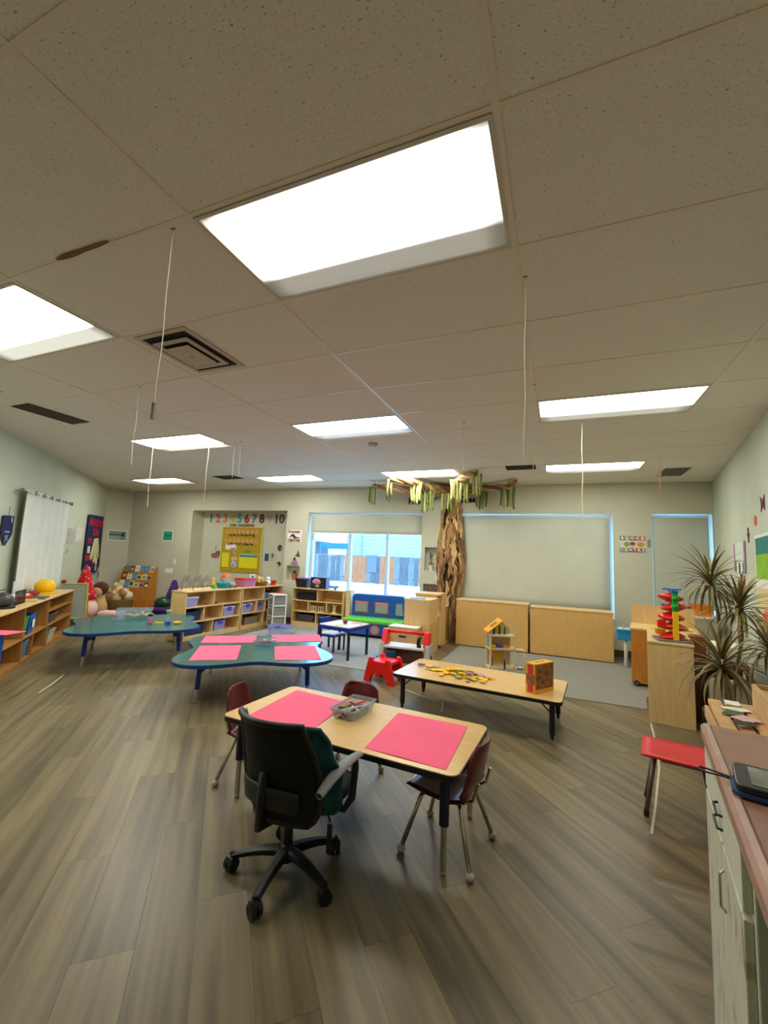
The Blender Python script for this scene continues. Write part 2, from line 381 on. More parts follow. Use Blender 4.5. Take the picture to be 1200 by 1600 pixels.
# ------------------------------------------------------------------ ceiling lamps
def lens_mat():
    m = bpy.data.materials.new('lamp_lens'); m.use_nodes = True; nt = m.node_tree; N = nt.nodes; L = nt.links
    b = N['Principled BSDF']; b.inputs['Base Color'].default_value = (.55, .6, .55, 1); b.inputs['Roughness'].default_value = .3
    tc = N.new('ShaderNodeTexCoord'); sx = N.new('ShaderNodeSeparateXYZ'); L.new(tc.outputs['Object'], sx.inputs[0])
    # tubes sit in the near part of the fitting: the lens over them glows strongest
    def mr(src, a, c, d, e):
        r = N.new('ShaderNodeMapRange'); r.interpolation_type = 'SMOOTHSTEP'; r.inputs['From Min'].default_value = a; r.inputs['From Max'].default_value = c; r.inputs['To Min'].default_value = d; r.inputs['To Max'].default_value = e; L.new(src, r.inputs[0]); return r.outputs[0]
    ay = N.new('ShaderNodeMath'); ay.operation = 'SUBTRACT'; L.new(sx.outputs['Y'], ay.inputs[0]); ay.inputs[1].default_value = -.06
    ab = N.new('ShaderNodeMath'); ab.operation = 'ABSOLUTE'; L.new(ay.outputs[0], ab.inputs[0])
    ax = N.new('ShaderNodeMath'); ax.operation = 'ABSOLUTE'; L.new(sx.outputs['X'], ax.inputs[0])
    mu = N.new('ShaderNodeMath'); mu.operation = 'MULTIPLY'; L.new(mr(ab.outputs[0], .15, .22, 1, .022), mu.inputs[0]); L.new(mr(ax.outputs[0], .47, .57, 1, .25), mu.inputs[1])
    ms = N.new('ShaderNodeMath'); ms.operation = 'MULTIPLY'; L.new(mu.outputs[0], ms.inputs[0]); ms.inputs[1].default_value = LAMP; oi = N.new('ShaderNodeObjectInfo'); sc_ = N.new('ShaderNodeSeparateColor'); L.new(oi.outputs['Color'], sc_.inputs[0]); m4 = N.new('ShaderNodeMath'); m4.operation = 'MULTIPLY'; L.new(ms.outputs[0], m4.inputs[0]); L.new(sc_.outputs[0], m4.inputs[1])
    b.inputs['Emission Color'].default_value = (1, .975, .86, 1); L.new(m4.outputs[0], b.inputs['Emission Strength'])
    wv = N.new('ShaderNodeTexVoronoi'); wv.inputs['Scale'].default_value = 90; wv.distance = 'CHEBYCHEV'; L.new(tc.outputs['Object'], wv.inputs['Vector'])
    bp = N.new('ShaderNodeBump'); bp.inputs['Strength'].default_value = .5; bp.inputs['Distance'].default_value = .003; L.new(wv.outputs['Distance'], bp.inputs['Height']); L.new(bp.outputs[0], b.inputs['Normal'])
    return m
LENS = lens_mat(); LF = mat('lamp_frame', (196, 190, 176), .45)
def lamp(label, ix, iy, power=1.0, rot=0):
    cx, cy = GX + (ix + .5) * TX, GY + (iy + .5) * TY
    t = thing('ceiling_lamp', label, 'light', (cx, cy, H if ix == int(ix) else H - .014), rot, None); a, c = .598, .293
    f = B(); e = .016
    f.box(-a, a, -c, -c + e, -.006, .02); f.box(-a, a, c - e, c, -.006, .02); f.box(-a, -a + e, -c + e, c - e, -.006, .02); f.box(a - e, a, -c + e, c - e, -.006, .02)
    f.build('lamp_frame', LF, t)
    B().box(-a + e, a - e, -c + e, c - e, .002, .008).build('lens', LENS, t).color = (power, power, power, 1)
    B().box(-a + .004, a - .004, -c + .004, c - .004, .02, .03).build('housing', LF, t)
lamp('largest ceiling lamp, nearest overhead with clearly ribbed lens', 0, 0, 0.62)
lamp('ceiling lamp cut off by the left edge beside the louvred square vent', -2, 0, 1.7)
lamp('ceiling lamp on the left between hanging strings, above the teal tables', -3, 4, 2.1)
lamp('ceiling lamp in the middle just in front of the smoke detector', -1, 4, 1.2)
lamp('long ceiling lamp on the right nearest the right wall', 1, 4, 0.95)
lamp('small far ceiling lamp above the gap between numbers and window', -3, 8, 1.3)
lamp('far ceiling lamp just above the paper tree branches', -1, 8, 1.6)
lamp('far right ceiling lamp near the back wall beside the flat grey vent', 1, 8, 1.3)
lamp('smallest ceiling lamp in the far left corner above the bookcase', -5.3, 7.5, 1.3)
lamp('added unseen ceiling lamp behind the viewer over the near end of the room', -1, -4, 0.7)  # added out of view, meant to give the room extra bounce light

# ------------------------------------------------------------------ vents, detector
def step_vent(label, cx, cy, w, d):
    t = thing('air_diffuser', label, 'vent', (cx, cy, H)); VM = mat('vent_white', (186, 174, 152), .5)
    B().box(-w, w, -d, d, -.003, .004).build('vent_throat', DARK, t)
    def ring(a, c, e, z):
        b = B()
        for x0, x1, y0, y1 in ((-a, a, -c, -c + e), (-a, a, c - e, c), (-a, -a + e, -c + e, c - e), (a - e, a, -c + e, c - e)): b.box(x0, x1, y0, y1, z, z + .01)
        b.build('vent_ring', VM, t, bevel=.002)
    ring(w + .02, d + .02, .035, -.008); ring(w * .74, d * .74, .035, -.022)
    B().box(-w * .5, w * .5, -d * .5, d * .5, -.036, -.028).build('vent_plate', VM, t, bevel=.003)
    B().lathe([(.008, -.04), (.012, -.036)], 8).build('screw', STEEL, t)
step_vent('large square louvred ceiling vent left of the nearest lamp', -2.31, 2.04, .20, .255)
def grille(label, cx, cy, w, d, c=(70, 62, 50), n=8):
    t = thing('ceiling_grille', label, 'vent', (cx, cy, H)); m = mat('grille%d' % c[0], c, .6)
    B().box(-w, w, -d, d, -.003, .004).build('grille_back', m, t)
    long_y = d > w
    for i in range(n):
        if long_y: x = -w + 2 * w * (i + .5) / n; B().box(x - .008, x + .004, -d, d, -.010, -.002).build('slat', m, t)
        else: y = -d + 2 * d * (i + .5) / n; B().box(-w, w, y - .008, y + .004, -.010, -.002).build('slat', m, t)
grille('dark rectangular ceiling grille above the left wall', -4.88, 2.63, .15, .29, (78, 68, 52), 6)
grille('small dark ceiling vent far back above the alphabet board', -5.55, 5.95, .24, .16, (40, 34, 28), 4)
grille('dark sooty ceiling vent right of the tree branches', -.47, 6.12, .2, .14, (30, 26, 22), 4)
grille('square grey ceiling return grille in the far right corner', 1.49, 6.8, .15, .27, (96, 86, 62), 6)
t = thing('smoke_detector', 'round smoke detector on the ceiling behind the middle lamp', 'detector', (-2.02, 4.47, H))
B().lathe([(.055, 0), (.058, -.012), (.045, -.03), (.02, -.036)], 16).build('detector_body', mat('detector', (170, 156, 128), .5), t, smooth=True)
B().lathe([(.018, -.044), (.02, -.036)], 10).build('detector_cap', STEEL, t)

# ------------------------------------------------------------------ strings hanging from the ceiling
STR = mat('string', (220, 212, 190), .8)
def string(label, x, y, z1, clipon=False, r=.0022, sway=.004):
    t = thing('hanging_string', label, 'string', (x, y, H), 0, 'strings hanging from the ceiling')
    n = 10; pts = [(sway * math.sin(i * 1.3 + x * 5), sway * math.cos(i * .9 + y), -(H - z1) * i / n) for i in range(n + 1)]
    B().tube(pts, r, 5).build('cord', STR, t)
    B().box(-.01, .01, -.004, .004, -.006, 0).build('hook', STEEL, t)
    if clipon:
        e = pts[-1]; B().box(e[0] - .008, e[0] + .008, e[1] - .006, e[1] + .006, e[2] - .07, e[2]).build('wire_clip', STEEL, t, bevel=.002)
    return t

# ================================================================== FURNITURE
def rect_table(label, cx, cy, w, d, z, rz, legm, group=None, brace=False, lowm=CHROME, sleeve=.55, foot=True):
    t = thing('activity_table', label, 'table', (cx, cy, 0), rz, group)
    B().prism(rrect(-w / 2, w / 2, -d / 2, d / 2, .045), z - .004, z).build('tabletop', LAMI, t)
    B().prism(rrect(-w / 2 - .003, w / 2 + .003, -d / 2 - .003, d / 2 + .003, .047), z - .03, z - .004).build('edge_band', BLACKG if legm != BLUELEG else BLUEEDGE, t, bevel=.004)
    for sx in (-1, 1):
        for sy in (-1, 1):
            x, y = sx * (w / 2 - .075), sy * (d / 2 - .085)
            zb = z * (1 - sleeve)
            l = B().tube([(x, y, z - .03), (x, y, zb)], .022, 12).build('leg', legm, t, smooth=False)
            B().tube([(x, y, zb), (x, y, .014)], .014, 10).build('leg_extension', lowm, l)
            B().sphere((x, y, .013), .016, 10, sz=.8).build('foot', lowm, l, smooth=True)
            if brace: B().tube([(x, y, z * .6), (x - sx * .10, y, z - .03)], .006, 6).build('brace', legm, l)
    return t
rect_table('rectangular wood-top table with two pink sheets and black edge, nearest table', -1.035, 2.215, 1.33, .635, .45, -3.3, NAVYLEG)
rect_table('low wood-top table with black legs carrying jigsaw pieces and an orange box', -.655, 4.03, 1.43, .70, .31, -4.6, BLACKG, brace=True, lowm=BLACKG, sleeve=.88)

def clover(label, cx, cy, r0, e, th0, z, rz=0, lone=True):
    t = thing('clover_table', label, 'table', (cx, cy, 0), rz)
    pts = [(r0 * (1 + e * math.cos(4 * (a - R_(th0)))) * math.cos(a), r0 * (1 + e * math.cos(4 * (a - R_(th0)))) * math.sin(a)) for a in [2 * math.pi * i / 96 for i in range(96)]]
    pi = [(x * .994, y * .994) for x, y in pts]
    B().prism(pi, z - .004, z).build('tabletop', TEAL, t); B().prism(pts, z - .03, z - .004).build('edge_band', BLUEEDGE, t)
    for k in range(4):
        a = R_(th0 + 90 * k); c, s = math.cos(a), math.sin(a); R = r0 * .88
        l = B().tube([(R * c, R * s, z - .03), (R * c * 1.02, R * s * 1.02, z * .32)], .022, 12).build('leg', BLUELEG, t)
        B().tube([(R * c * 1.02, R * s * 1.02, z * .32), (R * c * 1.03, R * s * 1.03, .012)], .014, 10).build('leg_extension', CHROME, l)
        B().tube([(R * c * 1.03, R * s * 1.03, .012), (R * c * 1.03, R * s * 1.03, 0)], .019, 10).build('foot', CHROME, l)
        # gusset with a round hole between leg and top
        g = B(); n = 14; hole = [(R - .075 + .026 * math.cos(2 * math.pi * i / n), z - .062 + .022 * math.sin(2 * math.pi * i / n)) for i in range(n)]
        out = []
        for i in range(n):
            q = 2 * math.pi * i / n; ux, uz = math.cos(q), math.sin(q)
            out.append((max(R - .15, min(R - .015, R - .075 + .12 * ux)), max(z - .125 + max(0, (R - .02 - (R - .075 + .12 * ux))) * .55, min(z - .03, z - .062 + .12 * uz))))
        vs = []
        for dd in (-.006, .006):
            for q in out + hole: vs.append((q[0] * c - dd * s, q[0] * s + dd * c, q[1]))
        fs = []
        for i in range(n):
            k2 = (i + 1) % n
            fs += [(i, k2, n + k2, n + i), (2 * n + i, 3 * n + i, 3 * n + k2, 2 * n + k2), (n + i, n + k2, 3 * n + k2, 3 * n + i), (i, 2 * n + i, 2 * n + k2, k2)]
        g.add(vs, fs).build('gusset', BLUELEG, l)
    return t
clover('four-lobed teal table with blue legs holding four pink sheets', -2.867, 3.682, .762, .185, -8, .38)
clover('four-lobed teal table with the open clear tub on it, left of the other', -4.91, 3.885, .75, .15, 6, .41)

def sheet(label, pts, z, group=None, m=PINK, name='paper_sheet', cat='paper'):
    cx = sum(p[0] for p in pts) / 4; cy = sum(p[1] for p in pts) / 4; q = [Vector((p[0] - cx, p[1] - cy, 0)) for p in pts]
    k = len(bpy.data.objects)
    def fn(u, v):
        p = (q[0] * (1 - u) + q[1] * u) * (1 - v) + (q[3] * (1 - u) + q[2] * u) * v
        return (p.x, p.y, .001 + .0012 * (1 + math.sin(u * 7 + k) * math.cos(v * 5)))
    o = B().grid(fn, 10, 10).build(name, m, smooth=False, solid=.0006); return put(o, label, cat, (cx, cy, z), 0, group)
def rsheet(label, cx, cy, w, d, rz, z, **k):
    c, s = math.cos(R_(rz)), math.sin(R_(rz))
    return sheet(label, [(cx + x * c - y * s, cy + x * s + y * c) for x, y in ((-w / 2, -d / 2), (w / 2, -d / 2), (w / 2, d / 2), (-w / 2, d / 2))], z, **k)
G = 'pink paper sheets on the tables'
sheet('pink sheet on the nearest table, at its left end in front of the desk chair', [(-1.58, 1.95), (-1.17, 1.945), (-1.19, 2.45), (-1.60, 2.50)], .45, G)
sheet('pink sheet on the nearest table, at its right end', [(-.845, 1.93), (-.445, 1.90), (-.455, 2.43), (-.86, 2.44)], .45, G)
rsheet('pink sheet on the front left lobe of the teal table', -3.02, 3.28, .40, .62, 37, .38, group=G)
rsheet('pink sheet on the front right lobe of the teal table', -2.39, 3.68, .42, .60, 37, .38, group=G)
rsheet('pink sheet on the back left lobe of the teal table', -3.36, 3.83, .56, .40, 37, .38, group=G)
rsheet('pink sheet on the back right lobe of the teal table', -2.80, 4.30, .56, .42, 37, .38, group=G)

# ---- little chairs with chrome splayed legs
def shell_fn(u, v):
    prof = [(.165, .268, .135), (.15, .282, .15), (.06, .272, .155), (-.06, .268, .155), (-.125, .29, .152), (-.15, .34, .148), (-.168, .42, .142), (-.182, .49, .125), (-.186, .515, .09)]
    t = v * (len(prof) - 1); i = min(int(t), len(prof) - 2); f = t - i
    y, z, w = [prof[i][k] * (1 - f) + prof[i + 1][k] * f for k in range(3)]
    x = (u - .5) * 2; seat = max(0, 1 - v * 2)
    return (x * w, y + (.028 * x * x if v > .5 else .0), z + .018 * x * x * seat)
def student_chair(label, x, y, rz, m=MAROON, s=1, group='small maroon chairs around the nearest table'):
    t = thing('student_chair', label, 'chair', (x, y, 0), rz, group)
    B().grid(shell_fn, 10, 24).build('seat_shell', m, t, smooth=True, solid=.008)
    B().tube([(-.10, .09, .252), (.10, .09, .252)], .010, 8).build('seat_frame', CHROME, t); B().tube([(-.10, -.08, .252), (.10, -.08, .252)], .010, 8).build('seat_frame', CHROME, t)
    for sx in (-1, 1):
        for yy, fy in ((.09, .165), (-.08, -.165)):
            l = B().tube([(sx * .07, yy, .254), (sx * .105, yy + (fy - yy) * .15, .235), (sx * .165, fy, .022)], .0105, 10).build('leg', CHROME, t, smooth=True)
            B().sphere((sx * .167, fy, .018), .021, 12, sz=.86).build('glide', mat('glide_grey', (176, 172, 160), .35), l, smooth=True)
    B().tube([(-.09, -.10, .255), (-.10, -.150, .285), (-.09, -.172, .36)], .007, 8).build('back_support', CHROME, t); B().tube([(.09, -.10, .255), (.10, -.150, .285), (.09, -.172, .36)], .007, 8).build('back_support', CHROME, t)
    return t
c0 = student_chair('small maroon chair with chrome legs at the right end of the nearest table', -.485, 2.15, 82)
dup(c0, (-1.70, 2.25, 0), -78, 'small maroon chair at the left end of the nearest table, behind the black desk chair')
dup(c0, (-1.22, 2.50, 0), 174, 'small maroon chair on the far side of the nearest table, only its back top showing')
t = thing('red_stool', 'small bright red seat on grey tube legs beside the counter', 'chair', (.635, 2.955, 0), -10)
B().grid(lambda u, v: ((u - .5) * .37, (v - .5) * .31, .33 - .012 * math.cos((u - .5) * 3) * math.cos((v - .5) * 3)), 8, 8).build('seat', mat('red_seat', (214, 40, 48), .35), t, smooth=True, solid=.012)
SL = mat('grey_tube', (112, 106, 100), .4, .6)
for sx in (-1, 1):
    for sy in (-1, 1):
        l = B().tube([(sx * .11 - .01, sy * .07, .315), (sx * .155 - .01, sy * .115, .03)], .012, 10).build('leg', SL, t, smooth=True)
        B().tube([(sx * .155 - .01, sy * .115, .03), (sx * .157 - .01, sy * .117, 0)], .014, 10).build('foot', BLACK, l)
B().tube([(-.085, -.09, .30), (.085, -.09, .30), (.085, .09, .30), (-.085, .09, .30), (-.085, -.09, .30)], .008, 8).build('seat_frame', SL, t)

# ---- black desk chair
t = thing('desk_chair', 'black swivel desk chair with a teal cover on its backrest and grey armrests', 'office chair', (-1.07, 1.67, 0), -7)
HUBM = mat('chair_black', (11, 12, 13), .45)
B().lathe([(.038, .06), (.042, .075), (.03, .105), (.026, .12)], 16).build('hub', HUBM, t, smooth=True)
B().tube([(0, 0, .11), (0, 0, .29)], .022, 14, .016).build('gas_column', HUBM, t)
for k, a in enumerate((-84 + 7, -16 + 7, 56 + 7, 129 + 7, 201 + 7)):
    c, s = math.cos(R_(a)), math.sin(R_(a))
    sp = B(); n = 6
    for i in range(n):
        r0_, r1_ = .03 + .205 * i / n, .03 + .205 * (i + 1) / n
        def sec(r):
            f = (r - .03) / .205; zt = .108 - .040 * f * f; hh = .034 - .012 * f; w = .026 - .010 * f
            return [(r * c - w * s, r * s + w * c, zt - .006), (r * c - w * s * .5, r * s + w * c * .5, zt), (r * c + w * s * .5, r * s - w * c * .5, zt), (r * c + w * s, r * s - w * c, zt - .006), (r * c + w * s * .7, r * s - w * c * .7, zt - hh), (r * c - w * s * .7, r * s + w * c * .7, zt - hh)]
        A_, B_ = sec(r0_), sec(r1_)
        sp.add(A_ + B_, [(j, (j + 1) % 6, 6 + (j + 1) % 6, 6 + j) for j in range(6)] + ([tuple(range(5, -1, -1))] if i == 0 else []) + ([tuple(range(6, 12))] if i == n - 1 else []))
    sp = sp.build('spoke', HUBM, t, smooth=False)
    R = .235; B().tube([(R * c, R * s, .075), (R * c, R * s, .045)], .009, 8).build('caster_stem', HUBM, sp)
    ca2 = math.cos(R_(a + 60)); sa2 = math.sin(R_(a + 60))
    for sd in (-1, 1):
        px, py = R * c - sa2 * .0125 * sd, R * s + ca2 * .0125 * sd
        B().tube([(px - sa2 * .009, py + ca2 * .009, .026), (px + sa2 * .009, py - ca2 * .009, .026)], .026, 16).build('wheel', BLACK, sp)
    B().tube([(R * c - sa2 * .018, R * s + ca2 * .018, .040), (R * c + sa2 * .018, R * s - ca2 * .018, .040)], .021, 12).build('caster_hood', HUBM, sp)
ST = mat('chair_fabric_black', (9, 10, 11), .9, var=.1, scale=120)
def seat_fn(u, v):
    a = u * 2 * math.pi; q = [(0, .325), (.75, .318), (.97, .335), (1, .355), (.97, .378), (.8, .388), (0, .392)]
    tt = v * 6; i = min(int(tt), 5); f = tt - i; r = q[i][0] * (1 - f) + q[i + 1][0] * f; z = q[i][1] * (1 - f) + q[i + 1][1] * f
    cx, cy = math.cos(a), math.sin(a); sq = 1 / max(abs(cx), abs(cy)) ** .55
    yy = .205 * r * cy * sq + .04
    return (.205 * r * cx * sq + .035, yy, z - (.018 * max(0, yy - .14) / .1))
B().grid(seat_fn, 36, 12).build('seat', ST, t, smooth=True)
B().box(-.06, .13, -.13, .13, .285, .325).build('seat_mechanism', HUBM, t, bevel=.015)
def back_surf(u, v, off=0, grow=1):
    x = (u - .5) * 2
    w = (1 - .22 * (1 - min(v / .16, 1)) ** 2) * (.175 + .028 * math.sin(math.pi * min(1, v * 1.1)) - .012 * v) * grow
    z = .335 + .36 * v - .030 * (x * x) * (1 - v) + .012 * (1 - x * x) * v
    y = -.205 - .075 * v + .05 * math.sin(math.pi * v) * .6 + .085 * x * x + off
    return (x * w + .035 + .02 * (1 - v), y, z)
MESHM = mat('chair_mesh', (6, 7, 7), .85, var=.3, scale=300)
B().grid(lambda u, v: back_surf(u, v), 16, 20).build('back_mesh', MESHM, t, smooth=True, solid=.006)
rim = [back_surf(0, i / 14) for i in range(15)] + [back_surf(i / 14, 1) for i in range(1, 15)] + [back_surf(1, 1 - i / 14) for i in range(1, 15)] + [back_surf(1 - i / 14, 0) for i in range(1, 15)]
B().tube(rim, .012, 8).build('back_rim', HUBM, t, smooth=True)
TC = mat('teal_cover', (8, 72, 80), .9, var=.18, scale=14)
def cover_fn(u, v):   # teal fabric cover in front of the mesh, folding round its right side
    vv = .03 + .96 * v; uu = -.0 + 1.12 * u
    p = back_surf(min(uu, 1), vv, .022, 1.0)
    ex = max(0, uu - 1) * .42
    return (p[0] + ex * .75, p[1] + .055 * max(0, uu - .75) * 4 * (1 - v * .35) + .01 * math.sin(v * 17) * (u > .9), p[2] - .018 * u * v)
B().grid(cover_fn, 22, 18).build('back_cover', TC, t, smooth=True, solid=.012)
B().tube([back_surf(.5, .45, -.012), back_surf(.5, .2, -.03), (.035, -.22, .30), (.035, -.12, .29), (.035, -.02, .30)], .018, 8).build('back_upright', HUBM, t, smooth=True)
LB = B().grid(lambda u, v: (lambda p: (p[0], p[1] - .022, p[2]))(back_surf(.5 + (u - .5) * .72, .13 + .20 * v)), 10, 4).build('lumbar_bar', mat('lumbar', (30, 31, 28), .5), t, smooth=True, solid=.01)
for sx in (-1, 1):
    ox = .035 if sx > 0 else .075
    arm = B().tube([(sx * .13 + ox, .02, .315), (sx * .225 + ox, .03, .32), (sx * .243 + ox, .055, .36), (sx * .243 + ox, .075, .47), (sx * .243 + ox, .07, .50)], [.013, .014, .016, .014, .013], 10).build('armrest', HUBM, t, smooth=True)
    B().grid(lambda u, v: (sx * .243 + ox + .026 * math.cos(v * 2 * math.pi) * math.sin(math.pi * (.1 + .8 * u)) ** .35, (-.175 if sx > 0 else -.02) + (.28 if sx > 0 else .18) * u, .47 + .045 * math.sin(math.pi * u * .62) + .011 * math.sin(v * 2 * math.pi) - .03 * max(0, .25 - u)), 12, 12).build('arm_pad', mat('arm_grey', (122, 122, 124), .5), arm, smooth=True)
lv = B().tube([(.13, .03, .30), (.20, .0, .30), (.215, -.0, .27)], .005, 8).build('height_lever', HUBM, t)
B().box(.205, .225, -.005, .004, .15, .26).build('tag', BLACK, lv)

# ---- items on the nearest table
def tub(name, label, cat, x, y, z, rz, w, d, h, m, group=None, taper=.82, lid=None, rim=.006, parent=None, handle=None):
    t = thing(name, label, cat, (x, y, z), rz, group)
    def f(u, v):
        pts = [(-1, -1), (1, -1), (1, 1), (-1, 1), (-1, -1)]; q = u * 4; i = min(int(q), 3); g = q - i
        k = taper + (1 - taper) * v
        return ((pts[i][0] * (1 - g) + pts[i + 1][0] * g) * w / 2 * k, (pts[i][1] * (1 - g) + pts[i + 1][1] * g) * d / 2 * k, .003 + h * v)
    b = B().grid(f, 4, 1); b.add([(sx * w / 2 * taper, sy * d / 2 * taper, .003) for sx, sy in ((-1, -1), (1, -1), (1, 1), (-1, 1))], [(0, 1, 2, 3)])
    b.build('body', m, t, solid=.003)
    r = B(); e = max(rim, .006)
    r.box(-w / 2 - e, w / 2 + e, -d / 2 - e, -d / 2 + e, h - .004, h + .006); r.box(-w / 2 - e, w / 2 + e, d / 2 - e, d / 2 + e, h - .004, h + .006)
    r.box(-w / 2 - e, -w / 2 + e, -d / 2 + e, d / 2 - e, h - .004, h + .006); r.box(w / 2 - e, w / 2 + e, -d / 2 + e, d / 2 - e, h - .004, h + .006)
    r.build('rim', lid or m, t)
    if lid:
        B().box(-w / 2 - .004, w / 2 + .004, -d / 2 - .004, d / 2 + .004, h + .006, h + .018).build('lid', lid, t, bevel=.004)
    if handle:
        B().box(-.045, .045, -d / 2 - .016, -d / 2 - .004, h - .045, h + .012).build('latch', handle, t, bevel=.004)
    return t
def stuffing(label, x, y, z, w, d, cols, n=14, L=.09, name='crayon_heap', cat='crayons', rz=0, r=.006):
    """loose crayons in a tub: each one its own thing"""
    for i in range(n):
        m = cols[i % len(cols)]; a = random.uniform(0, 180); px, py = random.uniform(-w / 2, w / 2), random.uniform(-d / 2, d / 2)
        c, s = math.cos(R_(rz)), math.sin(R_(rz)); ln = L * random.uniform(.75, 1.1)
        o = B().tube([(-ln / 2, 0, 0), (ln / 2 - .012, 0, 0), (ln / 2, 0, 0)], [r, r, r * .3], 6).build(name, m)
        put(o, label.replace('loose', m.name.replace('_plastic', '').replace('crayon_', '').replace('_', ' ')), cat, (x + px * c - py * s, y + px * s + py * c, z + .008 + .010 * (i % 4)), a + rz, m.name.replace('_', ' ') + ' ' + label)
CR = [RED, ORG, mat('crayon_brown', (120, 60, 40), .6), BLUE, GREEN, YEL, REDD, PURP, mat('crayon_black', (30, 30, 36), .6)]
tub('crayon_tub', 'small clear tub of crayons between the two pink sheets on the nearest table', 'container', -1.085, 2.30, .45, -4, .15, .26, .055, CLEAR)
stuffing('loose crayon lying in the clear tub on the nearest table', -1.085, 2.30, .456, .07, .16, CR, 34, .10, 'crayon', 'crayon')
o = B().tube([(-.1, 0, 0), (.1, 0, 0)], .004, 6).build('white_pencil', WHITE); put(o, 'white pencil propped across the crayons in the clear tub', 'pencil', (-1.06, 2.27, .50), 60)
tub('crayon_tub', 'small clear crayon tub in the centre of the four pink sheets on the teal table', 'container', -2.88, 3.83, .382, 30, .24, .17, .05, CLEAR)
stuffing('loose crayon lying in the clear tub on the teal table', -2.88, 3.83, .384, .15, .09, CR + [WHITE], 20, .08, 'crayon', 'crayon', 30)
tub('sensory_tub', 'open clear plastic tub with green contents on the left teal table', 'container', -5.26, 4.12, .41, 48, .42, .26, .115, CLEAR)
o = B().grid(lambda u, v: ((u - .5) * .33, (v - .5) * .19, .03 + .012 * math.sin(u * 13) * math.cos(v * 9)), 14, 10).build('green_filling', mat('shredded_green', (110, 170, 90), .9, c2=(206, 200, 120), scale=30), smooth=True, solid=.01); put(o, 'green and yellow loose filling inside the open clear tub', 'filling', (-5.22, 4.16, .42), 48); tag(o, kind='stuff')
for i, (dx, dy, mm) in enumerate(((.02, .03, RED), (.07, -.02, WHITE), (-.08, .0, ORG))):
    o = B().sphere((0, 0, .02), .024, 10).build('toy_ball', mm, smooth=True); put(o, ['red', 'white', 'orange'][i] + ' small ball lying in the open clear tub on the left teal table', 'ball', (-5.22 + dx, 4.16 + dy, .462))
o = B().prism(rrect(-.05, .05, -.03, .03, .012), 0, .028).build('clear_scoop', CLEAR); B().box(.05, .10, -.008, .008, .01, .02).build('handle', CLEAR, o); put(o, 'flat clear scoop at the near left corner of the open tub', 'scoop', (-5.24, 3.86, .412), 20)
t = thing('glitter_jar', 'clear jar with black lid on the left teal table', 'jar', (-4.70, 3.90, .412)); B().lathe([(.028, 0), (.03, .01), (.03, .085), (.024, .095)], 14).build('jar_body', CLEARP, t, smooth=True); B().lathe([(.029, .092), (.029, .118)], 14).build('lid', BLACK, t)
t = thing('sand_timer', 'tall clear tube with green top and blue base standing on the left teal table', 'timer', (-4.53, 4.02, .412))
B().lathe([(.034, 0), (.034, .03)], 14).build('base', BLUE, t); B().lathe([(.024, .03), (.026, .06), (.012, .085), (.024, .12), (.022, .15)], 12).build('tube', CLEAR, t, smooth=True); B().box(-.03, .035, -.02, .02, .15, .172).build('top', mat('pale_green', (150, 206, 110), .5), t, bevel=.006)
o = B().sphere((0, 0, .02), .03, 10, sz=.6, sx=1.4).build('yellow_toy', YEL, smooth=True); B().sphere((.04, .0, .025), .018, 8).build('knob', YEL, o, smooth=True); put(o, 'rounded yellow toy right of the green-topped tube', 'toy', (-4.44, 4.07, .412), 20)
o = B().prism(rrect(-.05, .05, -.018, .018, .01), 0, .018).build('yellow_toy', YEL); put(o, 'flat yellow toy lying between the black-lidded jar and the green-topped tube', 'toy', (-4.62, 3.97, .412), 30)

# ---- jigsaw pieces and box on the low table
def jig(r, k):
    pts = []
    for i in range(28):
        a = 2 * math.pi * i / 28; q = 1 + .28 * math.cos(4 * a + k) * (1 if (i // 7 + k) % 2 else -1)
        pts.append((r * q * math.cos(a), r * q * math.sin(a)))
    return pts
jc = [YEL, mat('jig_yellow', (216, 176, 30), .6), mat('jig_brown', (92, 56, 50), .6), mat('jig_violet', (168, 142, 156), .6), mat('jig_olive', (150, 150, 60), .6), mat('jig_pink', (220, 140, 130), .6)]
jb = {}
for i in range(64):
    a = random.gauss(0, 1); b_ = random.gauss(0, 1)
    x = -.83 + .135 * a; y = 4.02 + .065 * b_ - .25 * (x + .83)
    ring = (((x + .83) / .2) ** 2 + ((y - 4.02) / .08) ** 2) ** .5; z = .311 + max(0, .036 * (1 - ring)) + .0035 * (i % 4)
    ci = ((0, 1, 0, 1, 4)[i % 5] if y < 4.015 - .25 * (x + .83) + .01 else (2, 3, 1, 2, 5, 3, 0)[i % 7]); key = (ci, i % 4)
    if key not in jb: jb[key] = B().prism(jig(.031, i % 4), 0, .005).build('jigsaw_piece', jc[ci]); o = jb[key]
    else: o = jb[key].copy(); COL.objects.link(o)
    cn = ['bright yellow', 'mustard', 'dark brown', 'violet grey', 'olive', 'pink'][ci]; put(o, cn + ' foam jigsaw piece in the loose pile on the low wood-top table', 'puzzle piece', (x, y, z), random.uniform(0, 360), cn + ' jigsaw pieces piled on the low table')
t = thing('puzzle_box', 'upright orange cardboard puzzle box with dark autumn picture on the low table', 'box', (-.135, 3.86, .31), 57)
BO = mat('puzzle_orange', (232, 168, 28), .5)
w_, d_, h_ = .25, .09, .235
B().box(-w_ / 2, w_ / 2, -d_ / 2, d_ / 2, 0, h_).build('box_body', BO, t, bevel=.002)
AUT = mat('autumn_print', (52, 34, 24), .5, c2=(190, 120, 60), scale=22, detail=6)
B().box(-w_ / 2 + .005, w_ / 2 - .008, -d_ / 2 - .002, -d_ / 2, .035, h_ - .008).build('picture_print', AUT, t)
B().box(-w_ / 2 - .002, -w_ / 2, -d_ / 2 + .02, d_ / 2 - .02, .01, h_ - .01).build('red_label', mat('label_red', (206, 50, 36), .5), t)
